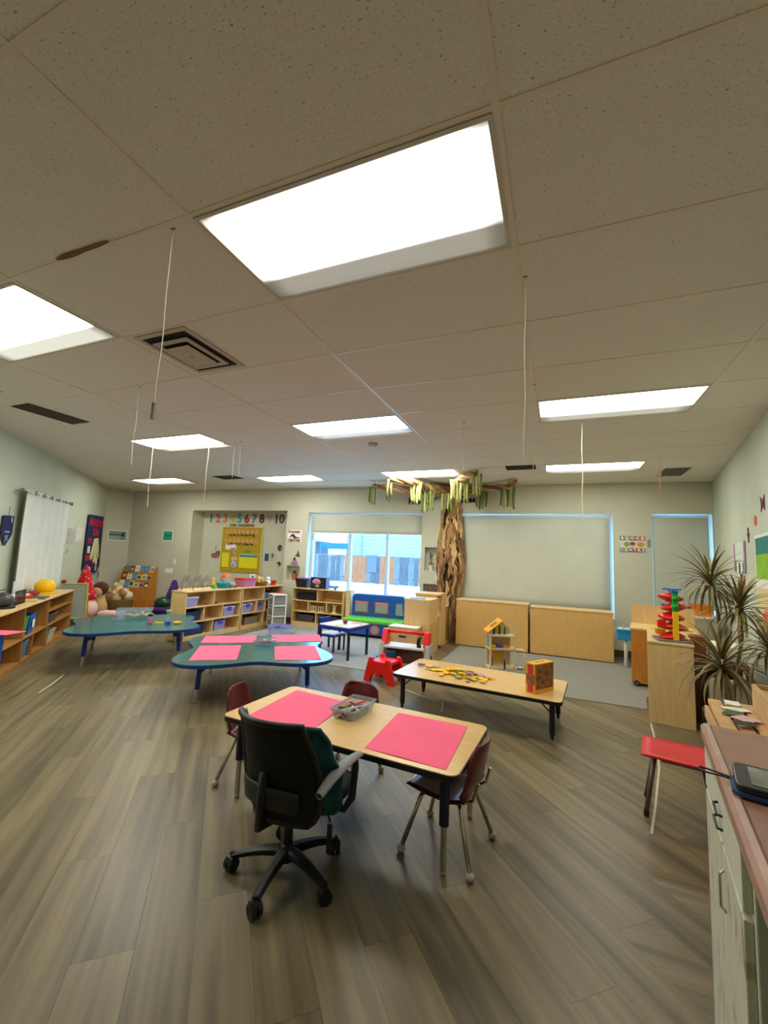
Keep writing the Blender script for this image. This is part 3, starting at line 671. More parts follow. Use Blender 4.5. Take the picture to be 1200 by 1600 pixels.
B().box(-w_ / 2 - .003, -w_ / 2 - .001, -d_ / 2 + .005, d_ / 2 - .005, .07, .15).build('side_print', AUT, t)
B().box(-.07, .06, -.008, .008, h_, h_ + .001).build('top_print', mat('brown_line', (90, 50, 24), .6), t)
B().prism(jig(.018, 1), 0, .004).build('dark_piece', jc[2])
o = bpy.data.objects['dark_piece']; put(o, 'single dark jigsaw piece lying apart near the front edge of the low table', 'puzzle piece', (-.72, 3.80, .311), 30)

# ---- open shelving units
def shelf_unit(label, loc, rz, w, d, h, rows, m=WOOD, back=WOODBACK, name='storage_shelf', base=.06, th=.018, cat='shelf'):
    """rows: bottom to top list of (z0,z1,[divider xs]); local origin at front left bottom, x along the front, y to the back"""
    t = thing(name, label, cat, loc, rz)
    B().box(0, th, 0, d, 0, h).build('side_panel', m, t, bevel=.003); B().box(w - th, w, 0, d, 0, h).build('side_panel', m, t, bevel=.003)
    B().box(-.006, w + .006, -.008, d, h, h + .02).build('top_board', WOODH, t, bevel=.004)
    B().box(th, w - th, d - .008, d - .002, .0, h).build('back_board', back, t)
    B().box(th, w - th, .01, d - .01, base - .016, base).build('bottom_board', m, t); B().box(th, w - th, .012, .03, 0, base - .016).build('plinth', m, t)
    for z0, z1, div in rows:
        if z0 > base + .01: B().box(th, w - th, .004, d - .01, z0 - .016, z0).build('shelf_board', m, t, bevel=.002)
        for x in div: B().box(x - .008, x + .008, .004, d - .01, z0, z1 - .016).build('divider', m, t, bevel=.002)
    return t
def inunit(loc, rz, x, y, z=0):
    c, s = math.cos(R_(rz)), math.sin(R_(rz)); return (loc[0] + x * c - y * s, loc[1] + x * s + y * c, z)
# shelf A and B: fronts face +x (local x runs along +y world, local y to -x)
LA = (-5.09, 4.80, 0); RA = 90
shelf_unit('maple shelf with three rows of cubbies between the teal tables and the yellow board', LA, RA, 1.20, .30, .71, [(.06, .27, [.58]), (.27, .49, [.38, .78]), (.49, .71, [.575])])
LB_ = (-5.09, 6.03, 0)
shelf_unit('maple shelf continuing right of the first one, behind the floor bins', LB_, RA, 1.16, .30, .71, [(.06, .28, [.62]), (.28, .49, [.40, .66]), (.49, .71, [.60])])
LW = (-4.70, 6.97, 0); RW = 1.0
shelf_unit('maple shelf under the window left end, with black craft box on top', LW, RW, 1.09, .28, .70, [(.085, .29, [.53]), (.29, .49, [.35, .74]), (.49, .70, [.54])], base=.085)
F1 = (-6.907, 4.339); LS_W = 2.95; LLo = (F1[0] + .729 * LS_W, F1[1] - .684 * LS_W, 0); RLo = 136.9
shelf_unit('long wood shelf along the left wall under the white curtain', LLo, RLo, LS_W, .34, .645,
           [(.06, .31, [.88, 1.22, 1.76]), (.31, .645, [.86, 1.74])], m=WOODDK, back=WOODDK)
# extra half shelf inside the long shelf
o = B().box(1.76, LS_W - .02, .01, .32, .475, .487).build('half_shelf', WOODDK, bpy.data.objects['storage_shelf.003'])

# ---- containers in the shelves
def lat(x, y): return None
def binat(L0, R0, x, z, w, d, h, m, label, lid=None, handle=None, depth=.16, cat='storage bin', name='storage_bin', taper=.88):
    tub(name, label, cat, *inunit(L0, R0, x, depth, z + .001), R0, w, d, h, m, None, taper, lid, handle=handle)
PB = mat('lavender_clear', (178, 176, 226), .3, trans=.3)
binat(LA, RA, .155, .49, .24, .24, .13, PB, 'clear bin with pale lid in the top left cubby of the first maple shelf', lid=mat('pale_lid', (206, 210, 230), .4))
binat(LA, RA, .20, .27, .30, .24, .14, NAVY, 'navy bin in the middle row at the left of the first maple shelf')
binat(LA, RA, .97, .27, .26, .24, .14, PB, 'purple-latched clear bin at the right of the middle row of the first maple shelf', lid=mat('pale_lid', (206, 210, 230), .4), handle=PURP)
binat(LA, RA, .25, .06, .40, .24, .15, NAVY, 'large navy bin in the bottom row at the left of the first maple shelf')
binat(LA, RA, .78, .06, .24, .24, .15, PB, 'clear bin with purple end in the bottom row of the first maple shelf', lid=PURP, handle=PURP)
for i in range(3):
    o = B().box(-.05, .05, -.04, .04, 0, .012).build('board_book', [PURPD, REDD, NAVY][i], bevel=.002); put(o, ['purple', 'dark red', 'navy'][i] + ' thin board book lying in the upper right cubby of the first maple shelf', 'book', inunit(LA, RA, .66, .10, .4915 + .0125 * i), 96 + 9 * i)
binat(LB_, RA, .20, .28, .26, .24, .14, PB, 'purple-latched clear bin at the left of the middle row of the second maple shelf', lid=mat('pale_lid', (206, 210, 230), .4), handle=PURP)
binat(LB_, RA, .53, .28, .19, .24, .15, PB, 'clear bin with purple latch right of its twin in the second maple shelf', lid=mat('pale_lid', (206, 210, 230), .4), handle=PURP)
binat(LB_, RA, .33, .06, .36, .24, .13, mat('wicker_grey', (140, 124, 100), .7, trans=.1), 'greyish basket in the bottom left cubby of the second maple shelf')
binat(LB_, RA, .72, .49, .14, .2, .10, BLUEL, 'light blue tub in the top right cubby of the second maple shelf')
binat(LB_, RA, .96, .49, .24, .2, .12, REDD, 'dark red tub at the right end of the top row of the second maple shelf')
binat(LB_, RA, .86, .28, .2, .2, .12, BLACK, 'black tub in the right cubby of the second maple shelf, middle row')
binat(LW, RW, .28, .49, .42, .20, .12, mat('blueblack', (16, 30, 54), .4), 'dark blue tray filling the top left cubby of the window shelf')
binat(LW, RW, .28, .085, .34, .20, .13, CLEARG, 'smoky clear bin in the bottom left cubby of the window shelf')
binat(LW, RW, .80, .085, .38, .20, .13, CLEARG, 'smoky clear bin in the bottom right cubby of the window shelf')
def woodframe(label, x, z, L0=LW, R0=RW):
    t = thing('wooden_block_house', label, 'toy', inunit(L0, R0, x, .08, z + .001), R0); m = mat('pale_wood', (230, 214, 176), .6)
    for a in ((-.06, -.045), (.045, .06)): B().box(a[0], a[1], -.02, .02, 0, .09).build('post', m, t)
    B().box(-.045, .045, -.02, .02, 0, .015).build('sill', m, t); B().box(-.06, .06, -.02, .02, .09, .104).build('lintel', m, t)
    B().box(-.008, .008, -.02, .02, .015, .09).build('post', m, t)
woodframe('pale open wooden frame at the left in the middle row of the window shelf', .44, .29)
woodframe('pale open wooden frame right of its twin in the window shelf', .60, .29)
t = thing('wooden_spool', 'pale wooden spool standing in the right middle cubby of the window shelf', 'toy', inunit(LW, RW, .87, .09, .291)); B().lathe([(.05, 0), (.05, .018), (.028, .03), (.025, .12), (.05, .135), (.05, .15)], 16).build('spool', mat('pale_wood', (230, 214, 176), .6), t, smooth=False)
# left shelf contents
def LI(x, dep, z): return inunit(LLo, RLo, x, dep, z)
def lbin(x, z, w, d, h, m, label, **k): tub('storage_bin', label, 'storage bin', *LI(x, k.pop('dep', .14), z + .001), RLo, w, d, h, m, None, **k)
lbin(.99, .31, .15, .24, .21, GREEN, 'tall green bin in the left shelf beside a blue one', taper=.8)
lbin(1.20, .31, .19, .24, .22, BLUE, 'tall blue bin with white label right of the green one in the left shelf', taper=.85)
lbin(2.02, .31, .42, .26, .12, CLEARG, 'clear bin of grey pieces under the half shelf in the left shelf')
lbin(1.05, .06, .16, .24, .19, mat('slate_blue_tub', (70, 130, 170), .4), 'slate blue and white tub in the bottom row of the left shelf')
lbin(2.05, .06, .30, .26, .15, mat('cream_bin', (200, 196, 180), .5), 'cream bin in the bottom right cubby of the left shelf')
o = B().box(-.02, .06, -.001, .001, 0, .09).build('white_label', WHITEP); put(o, 'white label card stuck on the tall blue bin in the left shelf', 'label', LI(1.20, .016, .38), RLo)
# on top of the left shelf
ZT = .666
t = thing('wire_rack', 'black wire desk rack with white pots on the left shelf near the frame edge', 'rack', LI(.98, .20, ZT), RLo)
for k in range(8):
    x = -.15 + .043 * k; B().box(x - .004, x + .004, -.10, -.092, 0, .15).build('bar', BLACK, t)
B().box(-.16, .16, -.10, .10, 0, .008).build('base_tray', BLACK, t); B().box(-.16, .16, -.10, -.092, .145, .155).build('top_rail', BLACK, t); B().box(-.16, .16, .092, .10, .145, .155).build('top_rail', BLACK, t)
for k in range(3):
    t2 = B().lathe([(.028, 0), (.034, .09), (.030, .092), (.026, .01)], 12).build('white_pot', WHITE, smooth=True); put(t2, ['left', 'middle', 'right'][k] + ' one of three white pots inside the black wire rack', 'pot', LI(.90 + .09 * k, .20, ZT + .009))
t = thing('grey_helmet', 'dark grey rounded helmet at the left frame edge on the shelf', 'helmet', LI(.64, .16, ZT)); B().sphere((0, 0, .082), .10, 18, sz=.8).build('helmet_shell', mat('graphite', (60, 62, 66), .4), t, smooth=True); B().lathe([(.115, .0), (.12, .01), (.10, .02)], 20).build('brim', BLACK, t)
t = thing('paper_stack', 'loose white papers heaped behind the black wire rack', 'papers', LI(1.02, .37, ZT), RLo)
for k in range(6): B().grid(lambda u, v: ((u - .5) * .26, (v - .5) * .10, .014 + .02 * k + .05 * u * (k > 2) + .01 * math.sin(u * 6 + k)), 6, 4).build('sheet', WHITEP, t, smooth=True, solid=.001)
t = thing('red_tray_toy', 'low red and white tray toy on the left shelf behind the clipboards', 'toy', LI(1.62, .26, ZT), RLo); B().prism(rrect(-.20, .16, -.07, .07, .03), 0, .035).build('tray', RED, t, bevel=.004); B().prism(rrect(-.17, .10, -.05, .05, .02), .036, .052).build('white_insert', WHITEP, t)
t = thing('maroon_shoe', 'dark red crumpled cloth beside the yellow hard hat', 'cloth', LI(1.98, .25, ZT), RLo); B().sphere((0, 0, .032), .1, 14, sz=.32, sy=.7).build('cloth_lump', REDD, t, smooth=True); B().sphere((.07, .01, .025), .06, 12, sz=.4).build('cloth_lump', REDD, t, smooth=True)
o = B().box(-.12, .12, -.08, .08, 0, .012).build('yellow_clipboard', mat('straw', (214, 180, 90), .6), bevel=.002); put(o, 'straw-coloured board lying on the left shelf in front of the red tray', 'clipboard', LI(1.34, .12, ZT), RLo + 12)
o = B().box(-.16, .16, -.08, .08, 0, .012).build('dark_clipboard', mat('slate', (86, 76, 72), .6), bevel=.002); put(o, 'dark grey board lying on the left shelf right of the straw-coloured one', 'clipboard', LI(1.66, .10, ZT), RLo + 4)
t = thing('hard_hat', 'bright yellow toy hard hat at the right end of the left shelf', 'hat', LI(2.34, .22, ZT), RLo)
B().sphere((0, 0, .100), .125, 20, sz=.78).build('hat_dome', YEL, t, smooth=True); B().lathe([(.145, 0), (.155, .008), (.12, .02)], 22).build('brim', YEL, t)
for k in (-1, 0, 1): B().tube([(k * .04, -.115, .03), (k * .035, -.07, .11), (k * .03, 0, .135), (k * .035, .07, .11), (k * .04, .115, .03)], .008, 6).build('ridge', YEL, t, smooth=True)
B().box(.10, .17, -.015, .015, .002, .01).build('strap', BLACK, t)

# ================================================================== PART 3: back wall area
def block(name, label, cat, mk, loc, rz=0, group=None):
    o = mk; return put(o, label, cat, loc, rz, group)
def box1(name, label, cat, x0, x1, y0, y1, z0, z1, m, rz=0, bevel=.004):
    """single box thing, origin at the centre of its base"""
    o = B().box(-(x1 - x0) / 2, (x1 - x0) / 2, -(y1 - y0) / 2, (y1 - y0) / 2, 0, z1 - z0).build(name, m, bevel=bevel)
    return put(o, label, cat, ((x0 + x1) / 2, (y0 + y1) / 2, z0), rz)
# rugs
RUG = mat('grey_rug', (134, 134, 124), .95, var=.06, scale=60, bump=.3)
o = B().prism(rrect(-4.80, -1.86, 4.78, 7.0, .02), 0, .006).build('area_rug', mat('bluegrey_rug', (150, 152, 150), .9, var=.05, scale=60, bump=.3)); tag(o, 'pale grey rug in front of the window and the blue toy bench', 'rug')
o = B().prism([(-1.45, 4.92), (.80, 4.92), (.87, 5.37), (1.55, 5.37), (1.55, 6.95), (-1.45, 6.95)], 0, .006).build('area_rug', RUG); tag(o, 'grey rug under the dollhouse before the two long wood cabinets', 'rug')
# two big cabinets below the wide blind, backs facing the room
def peg_back(label, x0, x1, y, h, rz):
    t = thing('wood_cabinet', label, 'cabinet', (x0, y, 0), rz); w = x1 - x0
    B().box(0, w, 0, .36, .012, h - .02).build('carcass', WOODBACK, t, bevel=.003)
    B().box(-.004, w + .004, -.006, .37, h - .02, h).build('top_board', WOODH, t, bevel=.003)
    s = mat('screw_dark', (96, 62, 26), .6)
    for i in range(4):
        for zz in (h - .06, .04): 
            x = .04 + (w - .08) * i / 3; B().tube([(x, -.0015, zz), (x, .004, zz)], .006, 8).build('screw', s, t)
    for zz in (h * .3, h * .52, h * .74):
        for x in (.035, w - .035): B().tube([(x, -.0015, zz), (x, .004, zz)], .006, 8).build('screw', s, t)
    return t
peg_back('long low wood cabinet with its back to the room, left one under the wide blind', -1.53, -.415, 6.99, .735, -1)
peg_back('long low wood cabinet with its back to the room, right one under the wide blind', -.385, .745, 6.99, .705, -1)
# maple play units by the tree, seen from behind
t = thing('maple_play_unit', 'stepped maple play unit with tall back nearest the red easel desk', 'cabinet', (-1.68, 5.96, 0), 0)
B().box(-.39, -.005, 0, .46, .012, .755).build('carcass', WOOD, t, bevel=.003); B().box(-.395, 0, -.004, .465, .755, .773).build('top_board', WOODH, t, bevel=.003)
B().box(-.004, .004, -.002, .46, .0, .43).build('side_panel', WOODBACK, t); B().prismx([(.0, .43), (.46, .50), (.46, .515), (0, .445)], .0, .008).build('rail', WOODH, t)
for q in ((.30, .30), (.36, .33), (.1, .1)): B().tube([(.003, q[0], q[1]), (.006, q[0], q[1])], .007, 8).build('screw', mat('screw_dark', (96, 62, 26), .6), t)
t = thing('maple_play_unit', 'tallest maple play unit in the row right of the window', 'cabinet', (-1.68, 6.50, 0), 0)
B().box(-.40, -.05, 0, .40, .012, .80).build('carcass', WOOD, t, bevel=.003); B().box(-.41, 0, -.004, .405, .80, .825).build('top_board', WOODH, t, bevel=.003); B().box(-.05, -.005, .14, .40, .012, .80).build('side_panel', WOOD, t)
arch = [(-.05, .012), (-.004, .012)] ; B().prismx([(0, .05), (.14, .05)] + [(.14 - .14 * i / 6, .50 + .06 * math.sin(math.pi * i / 6)) for i in range(7)], -.05, -.008).build('arched_panel', WOODH, t)
for q in (.2, .35, .55, .66): B().tube([(-.006, .28, q), (-.003, .28, q)], .007, 8).build('screw', mat('screw_dark', (96, 62, 26), .6), t)
t = thing('maple_play_unit', 'lowest maple play unit beside the foot of the paper tree', 'cabinet', (-1.71, 6.92, 0), 0)
B().box(-.35, .0, 0, .29, .012, .585).build('carcass', WOODBACK, t, bevel=.003); B().box(-.36, .005, -.003, .295, .585, .603).build('top_board', WOODH, t, bevel=.003); B().box(-.002, .016, 0, .36, .0, .03).build('skirting', WOODH, t)
t = thing('cardboard_box', 'open-handled cardboard box with white top in front of the play units', 'box', (-2.0, 5.88, 0)); B().box(-.21, .20, -.15, .07, .02, .385).build('box_body', CARD, t, bevel=.003)
B().box(-.06, .045, -.152, -.149, .255, .28).build('hand_hole', DARK, t); B().box(-.22, .205, -.155, .075, .386, .40).build('white_top', WHITE, t, bevel=.002)
box1('magazine', 'blue and white magazine lying on the nearest play unit', 'magazine', -2.02, -1.80, 6.02, 6.18, .774, .780, BLUEL, 8, .0)
# toy van bench in front of the window
t = thing('toy_van_bench', 'blue van-shaped toy bench with lime green seat before the window', 'bench', (-2.86, 6.80, .0062), 3)
VB = mat('van_blue', (14, 84, 176), .35); GW = mat('van_window_grey', (138, 150, 150), .4); RO = mat('van_red', (214, 66, 60), .5)
def vanback(y0, y1, ins=0):
    p = [(-.56, .30), (.60, .30), (.60, .33), (.49, .40), (.45, .60)] + [(.45 - .09 + .09 * math.cos(R_(a)), .60 + .09 * math.sin(R_(a))) for a in (20, 45, 70, 90)] + [(-.56 + .08 - .08 * math.sin(R_(a)), .61 + .08 * math.cos(R_(a))) for a in (0, 30, 60, 90)]
    return B().prismy(p, y0, y1)
vanback(.22, .34).build('van_back', VB, t, bevel=.02)
B().box(-.56, .56, -.13, .22, .04, .235).build('bench_base', VB, t, bevel=.015)
B().box(-.58, .50, -.15, .235, .235, .295).build('seat', LIME, t, bevel=.02)
for a, c in ((-.50, -.24), (-.12, .14)):
    f = B().box(a, c, .212, .222, .36, .56).build('window_surround', RO, t, bevel=.004); B().box(a + .02, c - .02, .207, .213, .38, .525).build('window_panel', GW, f); B().box(a + .02, c - .02, .205, .212, .535, .55).build('roof_strip', mat('van_peach', (230, 150, 130), .5), f)
B().prismy([(.27, .36), (.41, .36), (.385, .56), (.28, .56)], .209, .222).build('window_panel', GW, t)
for x in (.03, .30):
    f = B().tube([(x, -.143, .135), (x, -.128, .135)], .085, 24).build('wheel_ring', RO, t); B().tube([(x, -.148, .135), (x, -.142, .135)], .062, 24).build('wheel_hub', GW, f)
# white window-side box behind bench
box1('storage_crate', 'pale box on the window side between shelf and blue bench', 'box', -3.575, -3.485, 7.02, 7.22, 0, .74, WOODH)
# white drawer tower
t = thing('drawer_tower', 'white plastic tower of three clear drawers between the shelves', 'drawers', (-4.84, 6.70, .006), -38)
for z in (0, .19, .38, .575): B().box(-.17, .17, -.13, .13, z, z + .02).build('frame_shelf', WHITE, t, bevel=.004)
for sx in (-1, 1):
    for sy in (-1, 1): B().box(sx * .16 - .01, sx * .16 + .01, sy * .12 - .01, sy * .12 + .01, .02, .575).build('post', WHITE, t)
DC = mat('drawer_clear', (170, 168, 166), .3, trans=.35)
for k in range(3):
    z = .025 + .19 * k; d = B().box(-.145, .145, -.125, .11, z, z + .155).build('drawer', DC, t, bevel=.006); B().box(-.05, .05, -.138, -.125, z + .12, z + .135).build('handle', WHITE, d)
    B().box(-.12, .12, -.10, .09, z + .01, z + (.10, .08, .12)[k]).build('contents', (GREYP, mat('mixed_toys', (120, 100, 130), .7, c2=(190, 180, 170), scale=40), NAVY)[k], d)
box1('red_tray', 'flat red tray lying on top of the white drawer tower', 'lid', -4.93, -4.80, 6.74, 6.86, .596, .612, RED, -38)

# floor bins by the second shelf
tub('storage_bin', 'clear floor bin with purple latch in front of the second maple shelf', 'storage bin', -4.28, 6.05, .007, 20, .34, .26, .15, PB, handle=PURP)
tub('storage_bin', 'clear floor bin holding blue and pink toys nearest the teal table', 'storage bin', -4.02, 5.78, .007, 24, .36, .28, .14, CLEAR)
for i, (dx, dy, mm, nm) in enumerate(((-.08, 0, BLUEL, 'light blue'), (.05, .03, PINK, 'pink'), (.1, -.05, RED, 'red'), (0, -.06, BLUE, 'deep blue'))):
    o = B().sphere((0, 0, .045), .05, 10, sz=.8).build('toy_ball', mm, smooth=True); put(o, nm + ' rounded toy in the clear floor bin behind the teal table', 'toy', (-4.02 + dx, 5.78 + dy, .012))

# things on top of the maple shelves (x centre -5.24)
ZA = .731
def bead_maze(label, y, s=1, x=-5.24):
    t = thing('bead_maze', label, 'toy', (x, y, ZA), 90); B().box(-.09 * s, .09 * s, -.05, .05, 0, .028).build('wooden_base', mat('pale_wood', (230, 214, 176), .6), t, bevel=.004)
    cols = [RED, BLUE, YEL, GREEN]
    for k in range(3):
        y0 = -.03 + .03 * k; h = (.235 - .03 * k) * s
        B().tube([(-.075 * s, y0, .028), (-.07 * s, y0, h * .7), (-.03 * s, y0, h), (.0, y0, h * .6), (.035 * s, y0, h), (.07 * s, y0, h * .7), (.075 * s, y0, .028)], .003, 6).build('wire', [mat('wire_brown', (96, 60, 60), .4), PURPD, STEEL][k], t, smooth=True)
        for j in range(4): B().sphere((-.07 * s + .047 * j * s, y0, .04 + .012 * (j % 2)), .011, 8).build('bead', cols[(j + k) % 4], t, smooth=True)
bead_maze('wire bead maze at the left end of the first maple shelf', 4.90)
bead_maze('wire bead maze second from the left on the first maple shelf', 5.12)
bead_maze('wire bead maze in the middle of the first maple shelf', 5.31)
t = thing('toy_giraffe', 'small yellow upright toy beside the turquoise basin', 'toy', (-5.24, 5.47, ZA)); B().box(-.03, .03, -.025, .025, 0, .05).build('foot', GREEN, t, bevel=.004); B().lathe([(.02, .05), (.022, .10), (.014, .14), (.02, .16), (.012, .185)], 10).build('body', YEL, t, smooth=True)
t = thing('turquoise_basin', 'turquoise round basin on the first maple shelf', 'basin', (-5.24, 5.70, ZA)); B().lathe([(.09, 0), (.115, .085), (.122, .088), (.118, .095), (.105, .09), (.085, .012)], 20).build('basin', mat('turquoise', (20, 160, 190), .4), t, smooth=True)
t = thing('toy_cup', 'grey crumpled toy and brown scarf right of the turquoise basin', 'toy', (-5.24, 5.90, ZA)); B().sphere((0, 0, .05), .075, 10, sz=.66).build('grey_body', GREYP, t, smooth=True); B().sphere((.03, .05, .035), .05, 8, sz=.7).build('brown_patch', mat('brown_toy', (110, 76, 56), .7), t, smooth=True)
tub('storage_bin', 'clear pink bin with red rim on top where the two shelves meet', 'storage bin', -5.24, 6.26, ZA, 90, .34, .22, .13, CLEARP, None, .85, RED)
t = thing('orange_camera', 'orange toy pieces lying on the red-rimmed bin', 'toy', (-5.20, 5.98, ZA + .10)); 
B().box(-.05, .05, -.07, .07, .0, .05).build('orange_body', ORG, t, bevel=.008)
for k in (-.04, .01, .05): B().tube([(0, k, .05), (0, k, .075)], .014, 10).build('knob', ORG, t)
bpy.data.objects['orange_camera'].location = (-5.34, 5.86, ZA + .16)
B().box(-.05, .05, -.09, .09, -.16, 0).build('stand', GREYP, t, bevel=.01)
t = thing('wicker_basket', 'round wicker basket of bottles and yellow toys on the second maple shelf', 'basket', (-5.22, 6.62, ZA)); B().lathe([(.12, 0), (.155, .075), (.16, .08), (.145, .078), (.11, .012)], 20).build('basket', mat('wicker', (150, 96, 44), .8, var=.2, scale=60), t, smooth=True)
t = thing('yellow_truck', 'yellow toy piece standing in the wicker basket', 'toy', (-5.16, 6.56, ZA + .05)); B().box(-.03, .03, -.06, .06, 0, .10).build('body', YEL, t, bevel=.008); B().box(-.032, .032, -.03, -.01, .02, .08).build('black_window', BLACK, t); B().box(-.032, .032, .01, .03, .02, .08).build('black_window', BLACK, t)
t = thing('picture_card', 'small pale card with blue picture standing on the second shelf', 'card', (-5.31, 6.52, ZA), 90); B().box(-.07, .07, -.004, .004, .0, .21).build('card', WHITEP, t); B().box(-.045, .045, -.006, -.004, .14, .19).build('blue_picture', mat('teal_print', (60, 130, 150), .6), t)
for i, (yy, mm, nm) in enumerate(((6.66, WHITEP, 'white'), (6.74, GREYP, 'grey'))):
    t = thing('toy_bottle', nm + ' toy bottle standing in the wicker basket', 'bottle', (-5.26, yy, ZA + .015)); B().lathe([(.025, 0), (.026, .12), (.012, .15), (.012, .17)], 10).build('bottle_body', mm, t, smooth=True); B().lathe([(.014, .17), (.014, .185)], 10).build('cap', BLACK, t)
o = B().sphere((0, 0, .04), .045, 10).build('red_ball', RED, smooth=True); put(o, 'small red ball behind the wicker basket', 'ball', (-5.31, 6.80, ZA))
t = thing('white_plush', 'white upright toy animal right of the wicker basket', 'toy', (-5.20, 6.86, ZA)); B().sphere((0, 0, .055), .055, 10).build('body', WHITEP, t, smooth=True); B().sphere((0, 0, .125), .04, 10).build('head', WHITEP, t, smooth=True)
t = thing('red_bowl', 'red bowl at the right end of the second maple shelf', 'bowl', (-5.22, 7.02, ZA)); B().lathe([(.06, 0), (.085, .08), (.09, .085), (.078, .08), (.055, .012)], 16).build('bowl', RED, t, smooth=True)
# on the window shelf
ZW = .721
tub('craft_bin', 'black bin of purple toys at the left end of the window shelf', 'storage bin', -4.55, 7.11, ZW, 2, .26, .20, .16, BLACK)
for k in range(5):
    o = B().sphere((0, 0, .04), .042, 8).build('purple_toy', PURP if k % 2 else mat('magenta', (170, 60, 150), .5), smooth=True); put(o, 'purple or magenta toy heaped in the black bin on the window shelf', 'toy', (-4.63 + .045 * k, 7.11 + .02 * (k % 2), ZW + .11), 0, 'purple toys in the black bin')
t = thing('craft_box', 'black cube box with pink and lilac umbrella print on the window shelf', 'box', (-4.18, 7.10, ZW), 8); B().box(-.155, .155, -.10, .10, 0, .215).build('box_body', mat('box_black', (18, 18, 24), .5), t, bevel=.003)
f = B().prismy([(-.12 + .085 - .085 * math.cos(math.pi * i / 10), .115 + .075 * math.sin(math.pi * i / 10)) for i in range(11)], -.102, -.1005).build('umbrella_print', mat('lilac', (196, 160, 220), .5), t)
B().prismy([(-.11 + .085 - .07 * math.cos(math.pi * i / 10), .095 + .05 * math.sin(math.pi * i / 10)) for i in range(11)], -.1035, -.1022).build('umbrella_panel', mat('rose_print', (238, 90, 110), .5), f)
B().box(-.05, .02, -.1025, -.1005, .03, .08).build('grey_print', mat('grey_print', (150, 150, 130), .6), t)
B().box(.1552, .1562, -.09, .09, .01, .20).build('side_print', mat('violet_print', (120, 120, 170), .5, c2=(40, 40, 60), scale=18), t)
t = thing('toy_plane', 'blue and white toy aeroplane on the window shelf right of the cube box', 'toy', (-3.86, 7.08, ZW), 20); B().tube([(-.09, 0, .05), (.03, 0, .05), (.09, 0, .055)], [.022, .028, .012], 10).build('fuselage', mat('plane_blue', (90, 130, 220), .4), t, smooth=True)
B().box(-.03, .03, -.11, .11, .05, .058).build('wing', mat('plane_blue', (90, 130, 220), .4), t, bevel=.002); B().prismy([(-.09, .05), (-.05, .05), (-.085, .11)], -.004, .004).build('tail_fin', WHITE, t)
for s in (-1, 1): B().tube([(.02, s * .05, .014), (.02, s * .06, .014)], .014, 10).build('wheel', REDD, t); B().tube([(.02, s * .055, .014), (.02, s * .03, .045)], .004, 6).build('strut', STEEL, t)

# small white table and blue chair
t = thing('play_table', 'small white table with blue frame in front of the toy van bench', 'table', (-2.72, 5.34, .0062), -8)
B().box(-.25, .25, -.24, .24, .405, .42).build('tabletop', mat('table_white', (220, 226, 232), .3), t, bevel=.003)
FRB = B(); 
for q in ((-.25, .25, -.24, -.225), (-.25, .25, .225, .24), (-.25, -.235, -.225, .225), (.235, .25, -.225, .225)): FRB.box(*q, .36, .405)
FRB.build('apron', BLUELEG, t)
for sx in (-1, 1):
    for sy in (-1, 1): B().box(sx * .235 - .014, sx * .235 + .014, sy * .225 - .014, sy * .225 + .014, 0, .405).build('leg', NAVYLEG, t)
t = thing('play_chair', 'small blue and white chair left of the small white table', 'chair', (-3.02, 5.52, .0062), -8)
B().box(-.13, .15, -.13, .13, .235, .25).build('seat', mat('table_white', (220, 226, 232), .3), t, bevel=.003); B().box(-.135, .155, -.135, .135, .205, .234).build('seat_rail', BLUELEG, t)
for sx in (-1, 1):
    for sy in (-1, 1): B().box(sx * .13 - (.012 if sx < 0 else -.004), sx * .13 + (.012 if sx < 0 else .024), sy * .125 - .011, sy * .125 + .011, 0, .46 if sx < 0 else .22).build('leg', NAVYLEG, t)
B().box(-.142, -.118, -.13, .13, .38, .45).build('backrest', BLUELEG, t, bevel=.004)
o = B().lathe([(.02, 0), (.035, .045), (.04, .05), (.03, .02)], 12).build('maroon_bowl', REDD, smooth=True); put(o, 'tiny dark red bowl on the small white table', 'bowl', (-2.70, 5.32, .421))
o = B().lathe([(.045, 0), (.06, .008), (.05, .014)], 14).build('yellow_dish', YEL); put(o, 'flat yellow dish on the small white table', 'dish', (-2.72, 5.18, .421))
box1('orange_book', 'thin orange and green book lying at the back of the small white table', 'book', -2.66, -2.50, 5.40, 5.52, .421, .434, ORG, 10, .002)

# red easel desk with red stool
t = thing('easel_desk', 'grey toddler art desk with red handle bar near the low table', 'toy desk', (-1.67, 4.93, 0), 4)
GD = mat('desk_grey', (176, 172, 170), .45); RP = mat('desk_red', (232, 26, 20), .35)
for s in (-1, 1):
    l = B().prismx([(-.20, 0), (.20, 0), (.11, .36), (-.10, .36)], s * .275 - .03, s * .275 + .03).build('side_leg', GD, t, bevel=.012)
    B().prismx([(-.105, .33), (.09, .33), (.045, .50), (-.045, .50)], s * .255 - .035, s * .255 + .035).build('red_bracket', RP, t, bevel=.014)
    B().tube([(s * .307, -.02, .21), (s * .312, -.02, .21)], .03, 14).build('side_hole', DARK, t)
B().tube([(-.27, 0, .475), (.27, 0, .475)], .022, 12).build('handle_bar', RP, t, smooth=True)
B().box(-.24, .24, -.14, .12, .30, .325).build('desk_top', mat('desk_white', (216, 220, 226), .4), t, bevel=.006)
B().grid(lambda u, v: (-.22 + .44 * u, -.08 + .04 * math.sin(math.pi * u), .12 + .17 * v), 8, 2).build('front_skirt', mat('desk_brown', (96, 72, 60), .6), t, solid=.01)
B().box(-.20, -.09, -.16, -.10, .17, .27).build('blue_pocket', mat('pocket_blue', (20, 66, 110), .5), t, bevel=.006)
